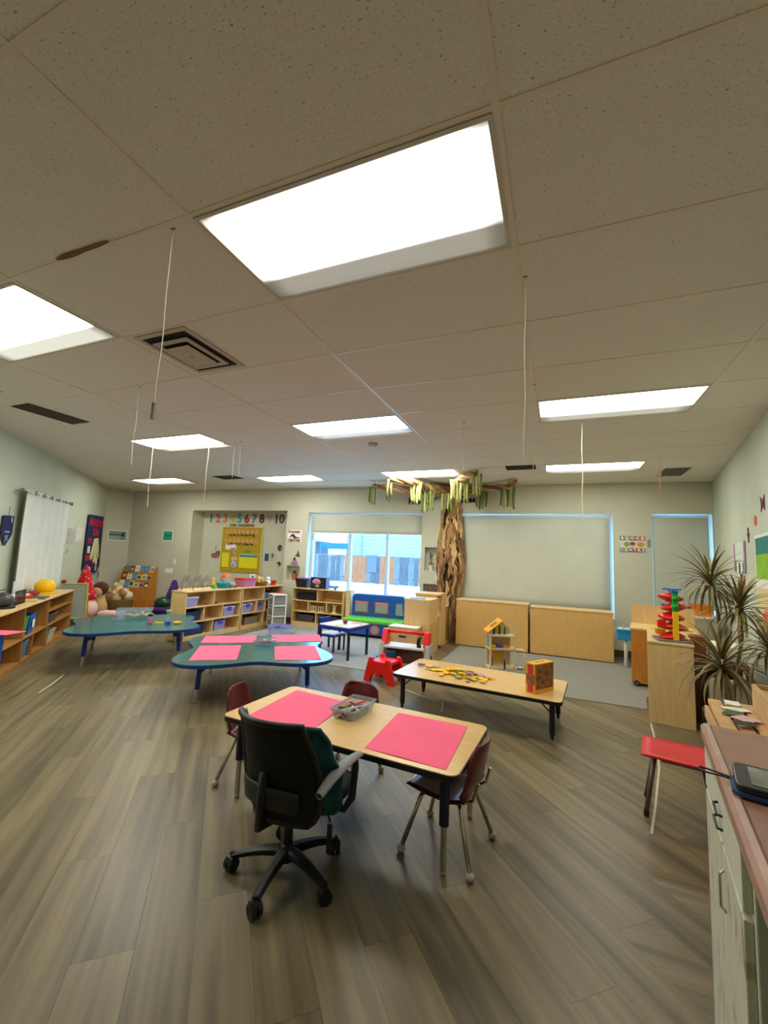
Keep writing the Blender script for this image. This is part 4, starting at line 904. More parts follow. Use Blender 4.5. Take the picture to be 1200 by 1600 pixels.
t = thing('black_telephone', 'black toy phone standing on the right side of the toddler desk', 'toy', (-1.50, 4.88, .326), 20); B().box(-.025, .025, -.03, .03, 0, .03).build('base', BLACK, t, bevel=.004); B().tube([(-.01, 0, .02), (.0, .01, .09), (.02, .01, .115)], .02, 10).build('handset', BLACK, t, smooth=True)
t = thing('red_step_stool', 'bright red moulded toddler stool in front of the toddler desk', 'stool', (-1.77, 4.51, 0), -12)
def stoolside(y): return B().prismy([(-.20, 0), (-.115, 0), (-.085, .075), (-.04, .105), (.04, .105), (.085, .075), (.115, 0), (.20, 0), (.15, .20), (.13, .255), (.09, .26), (.075, .225), (-.075, .225), (-.09, .26), (-.13, .255), (-.15, .20)], y - .02, y + .02)
stoolside(-.11).build('side_panel', RP, t, bevel=.008); stoolside(.11).build('side_panel', RP, t, bevel=.008)
B().box(-.13, .13, -.10, .10, .19, .225).build('seat', RP, t, bevel=.01)
o = B().box(-.03, .03, -.12, .12, 0, .16).build('teal_box', mat('teal_box', (20, 120, 130), .5), bevel=.004); put(o, 'teal box on the floor left of the toddler desk', 'box', (-2.05, 4.88, .007), 10)

# dollhouse
t = thing('dollhouse', 'three storey open wooden dollhouse with orange roof on the grey rug', 'dollhouse', (-.70, 5.90, .006), 24)
def dp(dx, dy): c_, s_ = math.cos(R_(24)), math.sin(R_(24)); return (-.70 + dx * c_ - dy * s_, 5.90 + dx * s_ + dy * c_)
PWD = mat('dollhouse_wood', (226, 204, 160), .5); x0, x1, d = -.17, .14, .16
for zz, nm in ((.0, 'floor'), (.235, 'floor'), (.40, 'floor')): B().box(x0 - .02, x1 + .05 if zz < .3 else x1 + .02, -d, d * .2, zz, zz + .014).build(nm, PWD, t)
B().box(x0, x1, d * .2 - .008, d * .2, .014, .42).build('back_wall', mat('doll_back', (196, 178, 150), .6), t)
for xx in (x0, x1): B().box(xx - .01, xx + .01, -d, -d + .02, 0, .47 if xx < 0 else .47).build('post', PWD, t)
for xx in (x0, x1): B().box(xx - .01, xx + .01, d * .2 - .02, d * .2, 0, .47).build('post', PWD, t)
gb = B().prismy([(x0, .414), (x1, .414), (x1, .47), (-.02, .60), (x0, .47)], d * .2 - .008, d * .2).build('gable', mat('doll_gable', (176, 176, 110), .6), t)
rf = B().prismy([(x0 - .04, .445), (x0 - .04, .457), (-.02, .612), (-.02, .597)], -d - .02, d * .2 + .02).build('roof', mat('roof_orange', (248, 168, 20), .45), t)
B().add([(-.15, -.11, .508), (-.07, -.11, .573), (-.07, -.02, .573), (-.15, -.02, .508)], [(0, 1, 2, 3)]).build('roof_window', mat('roof_window', (150, 100, 30), .5), rf, solid=.003)
B().prismy([(x1 + .03, .450), (x1 + .03, .462), (-.02, .612), (-.02, .600)], -d, -d + .02).build('rafter', PWD, t); B().prismy([(x1 + .03, .450), (x1 + .03, .462), (-.02, .612), (-.02, .600)], d * .2 - .02, d * .2).build('rafter', PWD, t)
B().box(x1 + .03, x1 + .14, -d, -d + .12, .225, .239).build('balcony', PWD, t); B().box(x1 + .12, x1 + .135, -d, -d + .012, 0, .225).build('post', PWD, t)
B().box(x0 - .012, x0 - .006, -.13, -.01, .26, .38).build('side_window', mat('doll_glass', (120, 160, 150), .3), t)
B().box(-.10, .06, d * .2 - .012, d * .2 - .008, .05, .20).build('wall_panel', mat('doll_ochre', (206, 160, 60), .6), t)
for i, (dx, zz, mm, nm, sh) in enumerate(((-.10, .415, BLACK, 'black doll figure on the left of the top storey of the dollhouse', 0), (-.03, .415, BLACK, 'taller black doll figure in the middle of the top storey of the dollhouse', .02), (.04, .415, mat('doll_grey', (90, 80, 76), .6), 'grey doll figure on the right of the top storey of the dollhouse', 0), (-.12, .015, mat('doll_grey', (90, 80, 76), .6), 'grey doll figure on the ground floor of the dollhouse', .02), (.0, .0, BLACK, 'black doll figure standing on the rug before the dollhouse', .03))):
    t2 = thing('doll_figure', nm, 'doll', dp(dx, -.07 if i < 4 else -.20) + (.006 + zz + (.003 if i < 4 else .001),))
    B().tube([(0, 0, 0), (0, 0, .03), (0, 0, .07 + sh), (0, 0, .078 + sh)], [.012, .010, .013, .005], 8).build('doll_body', mm, t2, smooth=True); B().sphere((0, 0, .088 + sh), .011, 8).build('doll_head', mat('doll_skin', (90, 60, 44), .6), t2, smooth=True)
    if i == 4: B().box(-.025, .025, -.02, .02, 0, .008).build('doll_stand', GREYP, t2)
for dx, w2_, mm, nm in ((-.115, .07, YEL, 'yellow'), (-.03, .08, BLUE, 'blue'), (.06, .09, ORG, 'orange')):
    o = B().box(-w2_ / 2, w2_ / 2, -.03, .03, 0, .03).build('doll_bed', mm, bevel=.008); B().box(-w2_ / 2, -w2_ / 2 + .02, -.03, .03, .03, .042).build('pillow', mm, o, bevel=.004)
    put(o, nm + ' doll furniture block on the middle storey of the dollhouse', 'doll furniture', dp(dx, -.07) + (.256,), 24)
t = thing('toy_car', 'tiny black and white toy car at the right of the dollhouse', 'toy car', (-.44, 5.83, .007)); B().box(-.03, .03, -.015, .015, .01, .035).build('car_body', WHITE, t, bevel=.006)
for s in (-1, 1): B().tube([(s * .018, -.018, .011), (s * .018, .018, .011)], .011, 10).build('wheel', BLACK, t)

# ================================================================== PART 4: wall pieces
def wthing(name, label, cat, fr, s, z, off=.004, group=None): return thing(name, label, cat, fr.p(s, z, off), fr.rz, group)
# numbers 1..10 on the recess wall (recess back is .36 behind the wall plane)
NC = [(50, 140, 50), (206, 90, 120), (226, 110, 70), (196, 186, 60), (40, 160, 186), (150, 24, 40), (132, 112, 150), (74, 50, 44), (206, 160, 160), (70, 66, 66)]
NN = ['green', 'pink', 'orange', 'yellow', 'turquoise', 'dark red', 'violet grey', 'brown', 'pale pink', 'dark grey']
for i in range(10):
    s = -9.56 + 1.78 * i / 9 + (.05 if i == 9 else 0)
    t = wthing('paper_number', NN[i] + ' paper number %s on the recess wall above the yellow board' % ['one', 'two', 'three', 'four', 'five', 'six', 'seven', 'eight', 'nine', 'ten'][i], 'number', FB, s, 2.09, -.355, 'paper numbers one to ten')
    text('digit', str(i + 1), .27, mat('num%s' % NN[i].replace(' ', '_'), NC[i], .7), t, ext=.002, bold=.008)
# yellow bulletin board
t = wthing('bulletin_board', 'mustard yellow bulletin board with cream border in the recess', 'board', FB, -8.66, .90, -.355)
MU = mat('mustard_board', (176, 150, 22), .85, var=.05, scale=20); CB = mat('cream_border', (226, 216, 140), .8)
B().box(-.53, .53, -.012, 0, 0, 1.03).build('board', MU, t)
bb = B(); bb.box(-.55, .55, -.018, -.012, 1.0, 1.03); bb.box(-.55, -.53, -.018, -.012, 0, 1.0); bb.box(.53, .55, -.018, -.012, 0, 1.0); bb.build('border', CB, t)
text('title', 'YELLOW  SUNSHINE' [:0] + 'OUR  CALENDAR', .085, mat('title_brown', (96, 66, 30), .8), t, (-.02, -.02, 1.04), bold=.003)
PE = mat('peach_cards', (214, 150, 96), .8); BRN = mat('brown_ink', (86, 56, 24), .8)
for r in range(2):
    for k in range(8):
        q = B().prismy([(-.42 + .115 * k + .048 * math.cos(R_(a)), .90 - .2 * r + .055 * math.sin(R_(a))) for a in range(0, 360, 45)], -.016, -.0125).build('shape_card', PE, t)
    text('row_letters', ['Aa Bb Cc Dd Ee Ff Gg', 'Hh Ii Jj Kk Ll Mm Nn'][r], .075, BRN, t, (0, -.018, .825 - .2 * r), bold=.002)
B().box(-.42, -.13, -.018, -.0125, .50, .62).build('chart_card', WHITEP, t); B().box(-.40, -.22, -.02, -.018, .59, .62).build('chart_print', mat('pink_print', (220, 130, 130), .7), t); B().box(-.28, -.15, -.02, -.018, .51, .535).build('chart_print', mat('blue_print', (90, 100, 170), .7), t)
YP = mat('yellow_pocket', (228, 214, 20), .6)
B().box(-.49, -.30, -.02, -.0125, .10, .42).build('pocket_sheet', YP, t); B().box(-.02, .46, -.02, -.0125, .10, .36).build('pocket_chart', YP, t)
for k in range(7): B().box(.0 + .065 * k, .05 + .065 * k, -.024, -.02, .34, .385).build('day_card', mat('teal_card', (30, 130, 140), .6), t)
B().box(-.03, .47, -.022, -.02, .385, .41).build('chart_header', mat('pale_teal', (150, 190, 190), .6), t)
B().box(-.24, -.07, -.018, -.0125, .10, .34).build('photo_card', mat('photo_print', (120, 120, 150), .7, c2=(216, 210, 190), scale=26), t); B().box(-.24, -.07, -.02, -.018, .27, .34).build('card_header', mat('tan_card', (206, 186, 130), .8), t)
B().box(-.20, -.13, -.018, -.0125, .38, .46).build('small_photo', mat('photo_print2', (90, 60, 70), .7, c2=(226, 206, 190), scale=30), t)
B().prismy([(.18 + .085 * math.cos(R_(a)), .47 + .03 * math.sin(R_(a))) for a in range(0, 360, 30)], -.018, -.0125).build('green_oval', mat('board_green', (110, 150, 50), .7), t)
# items hanging beside the board
def sticker(name, label, cat, fr, s, z, pts, m, off=.003, extra=()):
    t = wthing(name, label, cat, fr, s, z, off); B().prismy(pts, -.003, 0).build('cutout', m, t)
    for k, (p2, m2) in enumerate(extra): B().prismy(p2, -.0045, -.003).build('print', m2, t)
    return t
def el(cx, cz, a, b, n=12): return [(cx + a * math.cos(2 * math.pi * i / n), cz + b * math.sin(2 * math.pi * i / n)) for i in range(n)]
def rc(x0, x1, z0, z1): return [(x0, z0), (x1, z0), (x1, z1), (x0, z1)]
SG = mat('sage_print', (96, 106, 74), .8); MV = mat('mauve_print', (150, 90, 96), .8); DKP = mat('dark_print', (60, 34, 40), .8); LIL = mat('lilac_print', (150, 126, 150), .8)
sticker('wall_cutout', 'green and pink paper cutout hanging left of the yellow board', 'cutout', FB, -9.36, 1.25, el(0, 0, .12, .06), MV, -.355, ((el(.09, .06, .08, .05), SG), (rc(-.01, .02, .1, .22), GREYP)))
sticker('wall_cutout', 'dark teal paper square right of the yellow board', 'cutout', FB, -7.98, 1.26, rc(-.05, .05, -.08, .08), mat('dark_teal_card', (30, 80, 100), .8), -.355)
sticker('wall_cutout', 'pale paper cutout with grey outline right of the yellow board', 'cutout', FB, -7.83, 1.28, el(0, 0, .09, .11), mat('pale_card', (190, 186, 164), .8), -.355, ((el(.0, .02, .03, .05), SG),))
sticker('wall_cutout', 'upper small dark red picture on the recess wall beside the board', 'cutout', FB, -7.66, 1.47, el(0, 0, .055, .07), DKP, -.355, ((el(.02, -.01, .03, .04), MV),))
sticker('wall_cutout', 'lower small dark picture on the recess wall beside the board', 'cutout', FB, -7.66, 1.13, el(0, 0, .05, .05), DKP, -.355, ((el(-.03, -.02, .03, .02), mat('pale_card', (190, 186, 164), .8)),))
# dramatic centre sign
t = wthing('dramatic_sign', 'white sign reading dramatic centre between recess and window', 'sign', FB, -7.10, 1.59)
B().box(-.165, .165, -.004, 0, 0, .25).build('sheet', WHITEP, t); MRN = mat('maroon_ink', (130, 20, 40), .8)
text('lettering', 'Dramatic', .075, MRN, t, (-.01, -.006, .215), bold=.003); text('lettering', 'CENTRE', .078, MRN, t, (-.01, -.006, .035), bold=.004)
B().prismy([(-.13, .08), (-.09, .14), (-.05, .175), (-.02, .17), (.03, .12), (.08, .10), (.14, .11), (.10, .08), (.03, .085), (-.02, .07), (-.04, .12), (-.08, .11)], -.0055, -.004).build('figure_print', mat('dark_green_ink', (50, 70, 60), .8), t)
sticker('wall_cutout', 'upper dark purple fairy cutout below the dramatic centre sign', 'cutout', FB, -7.00, 1.36, [(-.07, -.05), (.06, -.06), (.03, .0), (.01, .08), (-.02, .0)], mat('plum_print', (100, 60, 80), .8))
sticker('wall_cutout', 'lower lilac fairy cutout above the plant niche', 'cutout', FB, -7.07, 1.20, [(-.09, -.06), (.09, -.06), (.06, .02), (.02, .08), (-.02, .08), (-.05, .0)], LIL, .003, ((el(0, .06, .025, .03), DKP),))
# niches content
t = wthing('potted_succulent', 'small green plant in a terracotta pot in the wall niche left of the window', 'plant', FB, -7.09, .832, -.06)
B().lathe([(.035, 0), (.05, .11), (.055, .115), (.05, .125), (.044, .12)], 14).build('pot', mat('terracotta', (190, 96, 70), .8), t)
lv = B()
for k in range(26):
    a = random.uniform(0, 2 * math.pi); r = random.uniform(.02, .085); h = random.uniform(.04, .12)
    lv.grid(lambda u, v: (r * v * math.cos(a) + (u - .5) * .016 * math.sin(a) * math.sin(math.pi * (.1 + .85 * v)), .35 * r * v * math.sin(a) + (u - .5) * .016 * math.cos(a) * math.sin(math.pi * (.1 + .85 * v)), .115 + h * v * (1.3 - .5 * v)), 1, 4)
tag(lv.build('leaves', mat('plant_green', (70, 100, 50), .6), t, solid=.001), kind='stuff')
t = wthing('niche_orchid', 'white and dark orchid in a white pot in the tall niche by the paper tree', 'plant', FB, -4.27, 1.162, -.06)
B().lathe([(.03, 0), (.04, .08), (.042, .085), (.03, .08)], 12).build('pot', WHITEP, t); B().tube([(0, 0, .08), (.008, 0, .2), (-.01, 0, .30)], .003, 6).build('stem', SG, t)
for q in ((-.01, .30), (.02, .27), (.0, .23), (-.02, .26)): B().sphere((q[0], -.01, q[1]), .02, 8, sz=.8).build('bloom', mat('orchid_dark', (60, 64, 72), .7), t, smooth=True)
for q in ((-.03, .12), (.03, .12), (0, .14)): B().sphere((q[0], 0, q[1]), .022, 8, sz=.5).build('leaf', DKP, t, smooth=True)
t = wthing('niche_grass', 'low bushy plant in the lower wall niche by the paper tree', 'plant', FB, -4.245, .622, -.06); B().box(-.10, .10, -.04, .04, 0, .14).build('planter', mat('terracotta', (190, 96, 70), .8), t, bevel=.01)
lv = B()
for k in range(40):
    x = random.uniform(-.10, .10); h = random.uniform(.06, .12); dx = random.uniform(-.03, .03)
    lv.grid(lambda u, v: (x + dx * v + (u - .5) * .008, -.02 + .03 * math.sin(k) * v, .14 + h * v), 1, 3)
tag(lv.build('leaves', mat('plant_red_green', (96, 96, 70), .7, c2=(150, 90, 90), scale=20), t, solid=.001), kind='stuff')
# light switches and sockets
def plate(name, label, fr, s, z, w, h, off=.003, n=1):
    t = wthing(name, label, 'switch', fr, s, z, off); B().box(-w / 2, w / 2, -.006, 0, -h / 2, h / 2).build('plate', WHITEP, t, bevel=.002)
    for k in range(n): x = -w / 2 + w * (k + .5) / n; B().box(x - .012, x + .012, -.012, -.006, -.02, .02).build('rocker', WHITE, t, bevel=.002)
plate('light_switch', 'small white switch on the left back wall beside the recess', FB, -10.16, 1.07, .075, .12)
plate('switch_bank', 'wide white switch plate below the small one on the left back wall', FB, -10.30, .86, .22, .12, n=3)
plate('light_switch', 'small white switch between the window and the paper tree', FB, -4.13, 1.06, .07, .12)
def art(name, label, fr, s, z, w, h, m, off=.003, frame=WHITEP, extra=()):
    t = wthing(name, label, 'picture', fr, s, z, off); B().box(-w / 2, w / 2, -.003, 0, -h / 2, h / 2).build('sheet', frame, t)
    B().box(-w / 2 + .02, w / 2 - .02, -.0045, -.003, -h / 2 + .02, h / 2 - .02).build('painting', m, t)
    for p2, m2 in extra: B().prismy(p2, -.006, -.0045).build('print', m2, t)
art('teal_drawing', 'small teal painting with dark squiggle on the left back wall', FB, -10.43, 1.65, .30, .25, mat('teal_paint', (40, 150, 120), .8), extra=(([(-.10, -.02), (-.04, .03), (0, -.01), (.05, .03), (.11, -.01), (.05, .0), (0, -.04), (-.04, 0)], mat('teal_dark', (16, 80, 74), .8)),))
art('lake_picture', 'small picture of a lake and dark shape on the narrow corner wall', FS, .30, 1.615, .42, .24, mat('lake_print', (130, 150, 150), .8), extra=((rc(-.18, .18, -.09, -.02), mat('lake_blue', (150, 180, 190), .8)), ([(.05, -.09), (.16, -.09), (.14, .03), (.12, .08), (.08, .05)], DKP), (rc(-.18, .05, .0, .03), mat('lake_dark', (70, 84, 80), .8))))
# block centre sign
t = wthing('block_sign', 'white sign with coloured letter blocks between the right windows', 'sign', FB, -1.07, 1.60)
B().box(-.175, .175, -.004, 0, 0, .255).build('sheet', mat('sign_cream', (216, 214, 190), .8), t)
cc = [(70, 120, 130), (140, 160, 90), (80, 60, 110), (170, 60, 80), (190, 90, 60)]
for k, ch in enumerate('BLOCK'):
    x = -.14 + .07 * k; q = B().box(x - .033, x + .033, -.006, -.004, .18, .25).build('letter_tile', mat('tile%d' % k, cc[k], .8), t); text('letter', ch, .06, WHITEP, t, (x, -.007, .215), bold=.004)
for k, ch in enumerate('CENTRE'):
    x = -.145 + .058 * k; q = B().box(x - .027, x + .027, -.006, -.004, .004, .064).build('letter_tile', mat('tile%d' % (k % 5), cc[k % 5], .8), t); text('letter', ch, .05, WHITEP, t, (x, -.007, .034), bold=.003)
B().prismy(el(.0, .13, .04, .03), -.0055, -.004).build('toy_print', mat('tile3', cc[3], .8), t); B().box(-.015, .015, -.0055, -.004, .07, .12).build('toy_print', mat('pale_card', (190, 186, 164), .8), t)
B().prismy(el(-.08, .12, .04, .04), -.0055, -.004).build('toy_print', mat('tile1', cc[1], .8), t); B().prismy(el(.11, .12, .05, .04), -.0055, -.004).build('toy_print', mat('ochre_print', (190, 150, 80), .8), t)
t = wthing('light_switch', 'small grey-green switch right of the letter block sign', 'switch', FB, -.845, 1.74); B().box(-.02, .02, -.006, 0, -.06, .06).build('plate', mat('switch_grey', (150, 148, 122), .6), t, bevel=.002); B().box(-.01, .01, -.012, -.006, -.02, .02).build('rocker', mat('switch_grey', (150, 148, 122), .6), t)
# family tree lettering
for s, z, tx, nm in ((-4.47, 2.41, 'FAMiLY', 'black paper letters reading family left of the tree trunk'), (-3.62, 2.44, 'Tree', 'black paper letters reading tree right of the tree trunk')):
    t = wthing('wall_lettering', nm, 'lettering', FB, s, z); text('letters', tx, .155, mat('ink_black', (20, 18, 18), .8), t, ext=.002, bold=.007)

# ------------------------------------------------------------------ crumpled paper tree
PB1 = [mat('kraft_%d' % i, c, .85, var=.16, scale=9, stretch=(1, 1, .4), bump=.4) for i, c in enumerate(((158, 122, 78), (118, 86, 52), (190, 156, 108), (70, 48, 28)))]
tree = wthing('paper_tree', 'big tree of twisted brown paper standing against the wall beside the window', 'paper tree', FB, -3.90, 0, .0)
def trunk_w(z): return .15 + (.055 if z > .9 else .035) * math.exp(-((z - 1.35) / .55) ** 2) * 1.3 - (.03 if z > 2.3 else 0)
B().grid(lambda u, v: ((trunk_w(2.66 * v) - .02) * math.cos(math.pi * u) + .01 * math.sin(v * 9), -.03 - (.10 + .02 * math.sin(v * 8)) * math.sin(math.pi * u), 2.66 * v), 14, 30).build('trunk_core', PB1[3], tree, smooth=True)
random.seed(11)
for k in range(230):   # crumpled strips of kraft paper wound on the trunk
    z0 = random.uniform(-.1, 2.5); ln = random.uniform(.22, .48); u0 = random.uniform(.0, 1.0); du = random.uniform(-.16, .16); m = PB1[(0, 2, 1, 2, 0, 0, 1)[k % 7]]; wd = random.uniform(.016, .032); lift = random.uniform(0, .03)
    b = B(); vs = []; n = 7
    for i in range(n + 1):
        f = i / n; z = max(.0, min(2.66, z0 + ln * f)); ww = wd * math.sin(math.pi * (.12 + .78 * f)) * (1 + .25 * math.sin(i * 2.1 + k)); W_ = trunk_w(z); uu = u0 + du * f + .02 * math.sin(f * 8 + k)
        for j, e in enumerate((-1, -.2, .5, 1)):
            q = min(1.02, max(-.02, uu + e * ww / (W_ * 3.0))); rr = lift + (0, .016, .004, .0)[j] + .005 * math.sin(i * 1.7 + j * 2 + k)
            vs.append(((W_ + rr) * math.cos(math.pi * q), -.03 - (.125 + .02 * math.sin(z * 6) + rr) * math.sin(math.pi * q), z))
    b.add(vs, [(4 * i + j, 4 * i + j + 1, 4 * i + 5 + j, 4 * i + 4 + j) for i in range(n) for j in range(3)])
    b.build('paper_strip', m, tree, solid=.003)
def branch(pts, r0, r1, twist=3):
    pts = [Vector(p) for p in pts]
    for s in range(twist):
        out = []; n = 18
        for i in range(n + 1):
            f = i / n * (len(pts) - 1); j = min(int(f), len(pts) - 2); p = pts[j].lerp(pts[j + 1], f - j); rr = r0 + (r1 - r0) * i / n
            a = i * .75 + s * 2 * math.pi / twist; d = (pts[j + 1] - pts[j]).normalized(); e1 = d.orthogonal().normalized(); e2 = d.cross(e1)
            out.append(p + (e1 * math.cos(a) + e2 * math.sin(a)) * rr * .6)
        B().tube(out, [(.55 + .15 * math.sin(i * 1.9 + s)) * (r0 + (r1 - r0) * i / n) for i in range(n + 1)], 6).build('twisted_branch', PB1[(s + twist) % 3], tree, smooth=True)
# world -> tree local
def TL(x, y, z):
    d = Vector((x, y, 0)) - Vector(FB.p(-3.90, 0, 0)); return (d.dot(FB.d), -d.dot(FB.n), z)
B1 = [TL(-1.75, 7.30, 2.60), TL(-2.05, 6.9, 2.58), TL(-2.15, 6.55, 2.61), TL(-2.50, 6.25, 2.615)]
B2 = [TL(-1.80, 7.35, 2.56), TL(-2.3, 7.05, 2.55), TL(-2.75, 6.85, 2.60), TL(-3.02, 6.75, 2.60)]
B3 = [TL(-1.68, 7.25, 2.60), TL(-1.5, 6.8, 2.61), TL(-1.38, 6.35, 2.60), TL(-1.08, 6.15, 2.635)]
B4 = [TL(-1.7, 7.35, 2.60), TL(-1.2, 7.28, 2.61), TL(-.75, 7.1, 2.60), TL(-.62, 6.85, 2.64)]
for b_, q in ((B1, .085), (B2, .07), (B3, .085), (B4, .055)): branch(b_, q, .045)
TS = [mat('streamer_%d' % i, c, .85) for i, c in enumerate(((146, 154, 84), (190, 184, 122), (104, 120, 66)))]
def tassels(p, n, ln, ms, spread=.05):
    for k in range(n):
        x = p[0] + spread * (k - (n - 1) / 2); y = p[1] + .02 * math.sin(k * 3.1 + p[0] * 9); L_ = ln * random.uniform(.85, 1.1); w_ = random.uniform(.018, .026); ph = random.uniform(0, 6)
        B().grid(lambda u, v: (x + (u - .5) * 2 * w_ * (1 - .3 * v) + .006 * math.sin(v * 4 + ph), y + .008 * math.sin(v * 5 + ph), p[2] - L_ * v), 1, 8).build('crepe_streamer', TS[ms[k % len(ms)]], tree, smooth=True, solid=.002)
for p, n, ln, ms in ((B2[3], 3, .30, (2, 0)), (B2[2], 2, .24, (2,)), (B1[3], 2, .30, (1,)), (B1[2], 4, .34, (1, 0)), (B1[1], 5, .40, (2, 0)), (TL(-1.75, 7.05, 2.5), 4, .32, (0, 2)), (B3[2], 6, .36, (1, 0, 0)), (B3[3], 3, .32, (0, 1)), (B3[1], 2, .3, (0, 2)), (B4[1], 4, .34, (2,)), (B4[2], 5, .36, (2, 0))): tassels(p, n, ln, ms)

# ------------------------------------------------------------------ left wall: curtain, banners, pictures
t = wthing('curtain', 'white grommet curtain hanging on the left wall above the long shelf', 'curtain', FL, 0, 0, .09)
CUR = mat('curtain_white', (226, 230, 224), .9, var=.02, scale=4, trans=.0)
def cur(u, v):
    s = -4.36 + 1.66 * u * (1 - .0 * v); z = 2.06 - 1.46 * v
    return (s + .02 * math.sin(u * 30) * v, .034 * math.sin(u * 2 * math.pi * 6.5) * (.6 + .5 * v), z + .02 * u)
B().grid(cur, 110, 12).build('curtain_cloth', CUR, t, smooth=True, solid=.003)
B().tube([(-4.46, 0, 2.03), (-2.62, 0, 2.05)], .014, 10).build('curtain_rod', STEEL, t)
for q in (-4.48, -2.60): B().sphere((q, 0, 2.03 if q < -4 else 2.05), .03, 10).build('finial', STEEL, t, smooth=True)
for q in (-4.40, -2.68): B().tube([(q, .0, 2.03), (q, .088, 2.03)], .008, 6).build('bracket', STEEL, t)
for k in range(6):
    s = -4.22 + .29 * k; yy = -.035 * (1 if k % 2 else -1); n = 14
    B().tube([(s + .026 * math.cos(2 * math.pi * i / n), -.06, 2.03 + .026 * math.sin(2 * math.pi * i / n)) for i in range(n + 1)], .006, 5).build('grommet', STEEL, t, smooth=True)
B().tube([(-4.41, -.02, 2.03), (-4.43, -.02, 1.5), (-4.41, -.02, .85)], .010, 6).build('dark_lining_edge', mat('lining', (110, 92, 72), .9), t)
t = wthing('navy_pennant', 'navy blue pointed pennant with pale drawing left of the curtain', 'banner', FL, -4.58, 1.30, .02)
B().prismy([(-.13, .14), (.0, .0), (.15, .15), (.15, .39), (-.13, .38)], -.006, 0).build('pennant', mat('navy_felt', (26, 40, 84), .9), t); B().tube([(.01, -.003, .385), (.012, 0, .50)], .004, 6).build('hanging_loop', STEEL, t)
text('lettering', 'JK', .10, mat('pale_blue_ink', (150, 180, 200), .8), t, (.01, -.008, .10)); B().prismy([(-.06, .17), (.07, .17), (.07, .19), (-.06, .185)], -.008, -.006).build('print', mat('pale_blue_ink', (150, 180, 200), .8), t); B().prismy([(.08, .33), (.10, .30), (.11, .30), (.09, .38), (.08, .38)], -.008, -.006).build('print', WHITEP, t)
sticker('wall_cutout', 'small bright green paper leaf low on the left wall at the frame edge', 'cutout', FL, -4.72, 1.12, el(0, 0, .10, .03), mat('mint', (60, 170, 110), .8))
DRAWM = mat('drawing_pale', (196, 198, 188), .8, c2=(160, 160, 160), scale=9)
art('wall_drawing', 'pale crinkled drawing on the left wall beside the curtain', FL, -2.16, 1.50, .32, .30, DRAWM, frame=mat('drawing_edge', (190, 190, 180), .8))
art('wall_drawing', 'second pale drawing on the left wall next to the navy banner', FL, -1.72, 1.56, .46, .30, mat('drawing_white', (234, 234, 226), .8, c2=(196, 196, 194), scale=11), frame=mat('drawing_edge2', (200, 200, 188), .8))
sticker('wall_cutout', 'small grey paper shape below the pale drawings on the left wall', 'cutout', FL, -2.26, 1.24, [(-.05, -.05), (.06, -.02), (.04, .07), (.0, .02)], GREYP)
t = wthing('navy_wall_banner', 'tall navy felt banner with red letters and cream glove on the left wall', 'banner', FL, -.80, .84, .03)
NF = mat('navy_felt', (26, 40, 84), .9); RL = mat('red_felt', (196, 26, 60), .9)
B().prismy([(-.55, .02), (-.55, 1.13), (.50, 1.16), (.56, .10), (.42, -.06), (.1, -.05)], -.01, 0).build('banner_felt', NF, t)
text('lettering', "MONKEY'S" [:0] + 'MONDAYS', .20, RL, t, (.02, -.012, .98), bold=.01); text('lettering', 'CAN', .20, RL, t, (.02, -.012, .79), bold=.01)
for x, z, s_ in ((-.33, .60, 'THE'), (-.38, .26, 'OUR'), (.15, .17, 'FUN'), (-.15, .03, 'DAY')): text('lettering', s_, .14, RL, t, (x, -.012, z), bold=.006)
B().prismy([(-.05, .66), (.18, .68), (.28, .50), (.36, .28), (.26, .24), (.16, .42), (.14, .18), (.0, .16), (-.04, .40), (-.18, .20), (-.24, .26), (-.12, .52)], -.035, -.01).build('cream_glove', mat('cream_glove', (226, 214, 160), .9), t, bevel=.01)
B().box(-.42, -.26, -.014, -.01, .36, .50).build('white_card', WHITEP, t); B().box(.22, .34, -.014, -.01, .12, .26).build('white_card', WHITEP, t); B().box(.22, .36, -.014, -.01, -.02, .10).build('photo_card', mat('photo_print', (120, 120, 150), .7, c2=(216, 210, 190), scale=26), t)
sticker('wall_cutout', 'small brown picture low on the left wall right of the navy banner', 'cutout', FL, -.13, .95, rc(-.05, .05, -.05, .05), mat('brown_print', (110, 90, 80), .8))
sticker('wall_cutout', 'tiny reddish picture below the small brown one near the corner', 'cutout', FL, -.10, .72, rc(-.04, .04, -.07, .07), MV)

# ------------------------------------------------------------------ far left corner things
t = thing('bookcase', 'orange oak sloping book display in the far left corner', 'bookcase', (-9.15, 6.60, 0), 14)
W_, HT = .80, .92
for x in (0, W_ - .02): B().prismx([(0, 0), (.30, 0), (.30, HT), (.22, HT), (0, .42)], x, x + .02).build('side_panel', OAK, t)
B().box(.02, W_ - .02, .0, .02, .03, .40).build('front_panel', OAK, t); B().box(.02, W_ - .02, .02, .29, .03, .05).build('bottom_board', OAK, t)
for k in range(3):
    y0 = .04 + .075 * k; z0 = .42 + .17 * k
    B().box(.02, W_ - .02, y0, y0 + .08, z0 - .02, z0).build('book_ledge', OAK, t); B().box(.02, W_ - .02, y0 - .006, y0 + .006, z0 - .02, z0 + .05).build('ledge_lip', OAK, t)
    B().box(.02, W_ - .02, y0 + .07, y0 + .085, z0, z0 + .17).build('back_panel', mat('oak_dark', (170, 104, 36), .5), t)
B().box(.02, W_ - .02, .28, .30, .05, HT).build('back_board', OAK, t)
bcol = [WHITEP, mat('bk_cream', (216, 206, 170), .7), mat('bk_sage', (130, 140, 110), .7), BLUEL, mat('bk_grey', (150, 150, 150), .7), REDD, mat('bk_yellow', (206, 186, 90), .7), mat('bk_dark', (60, 60, 66), .7)]
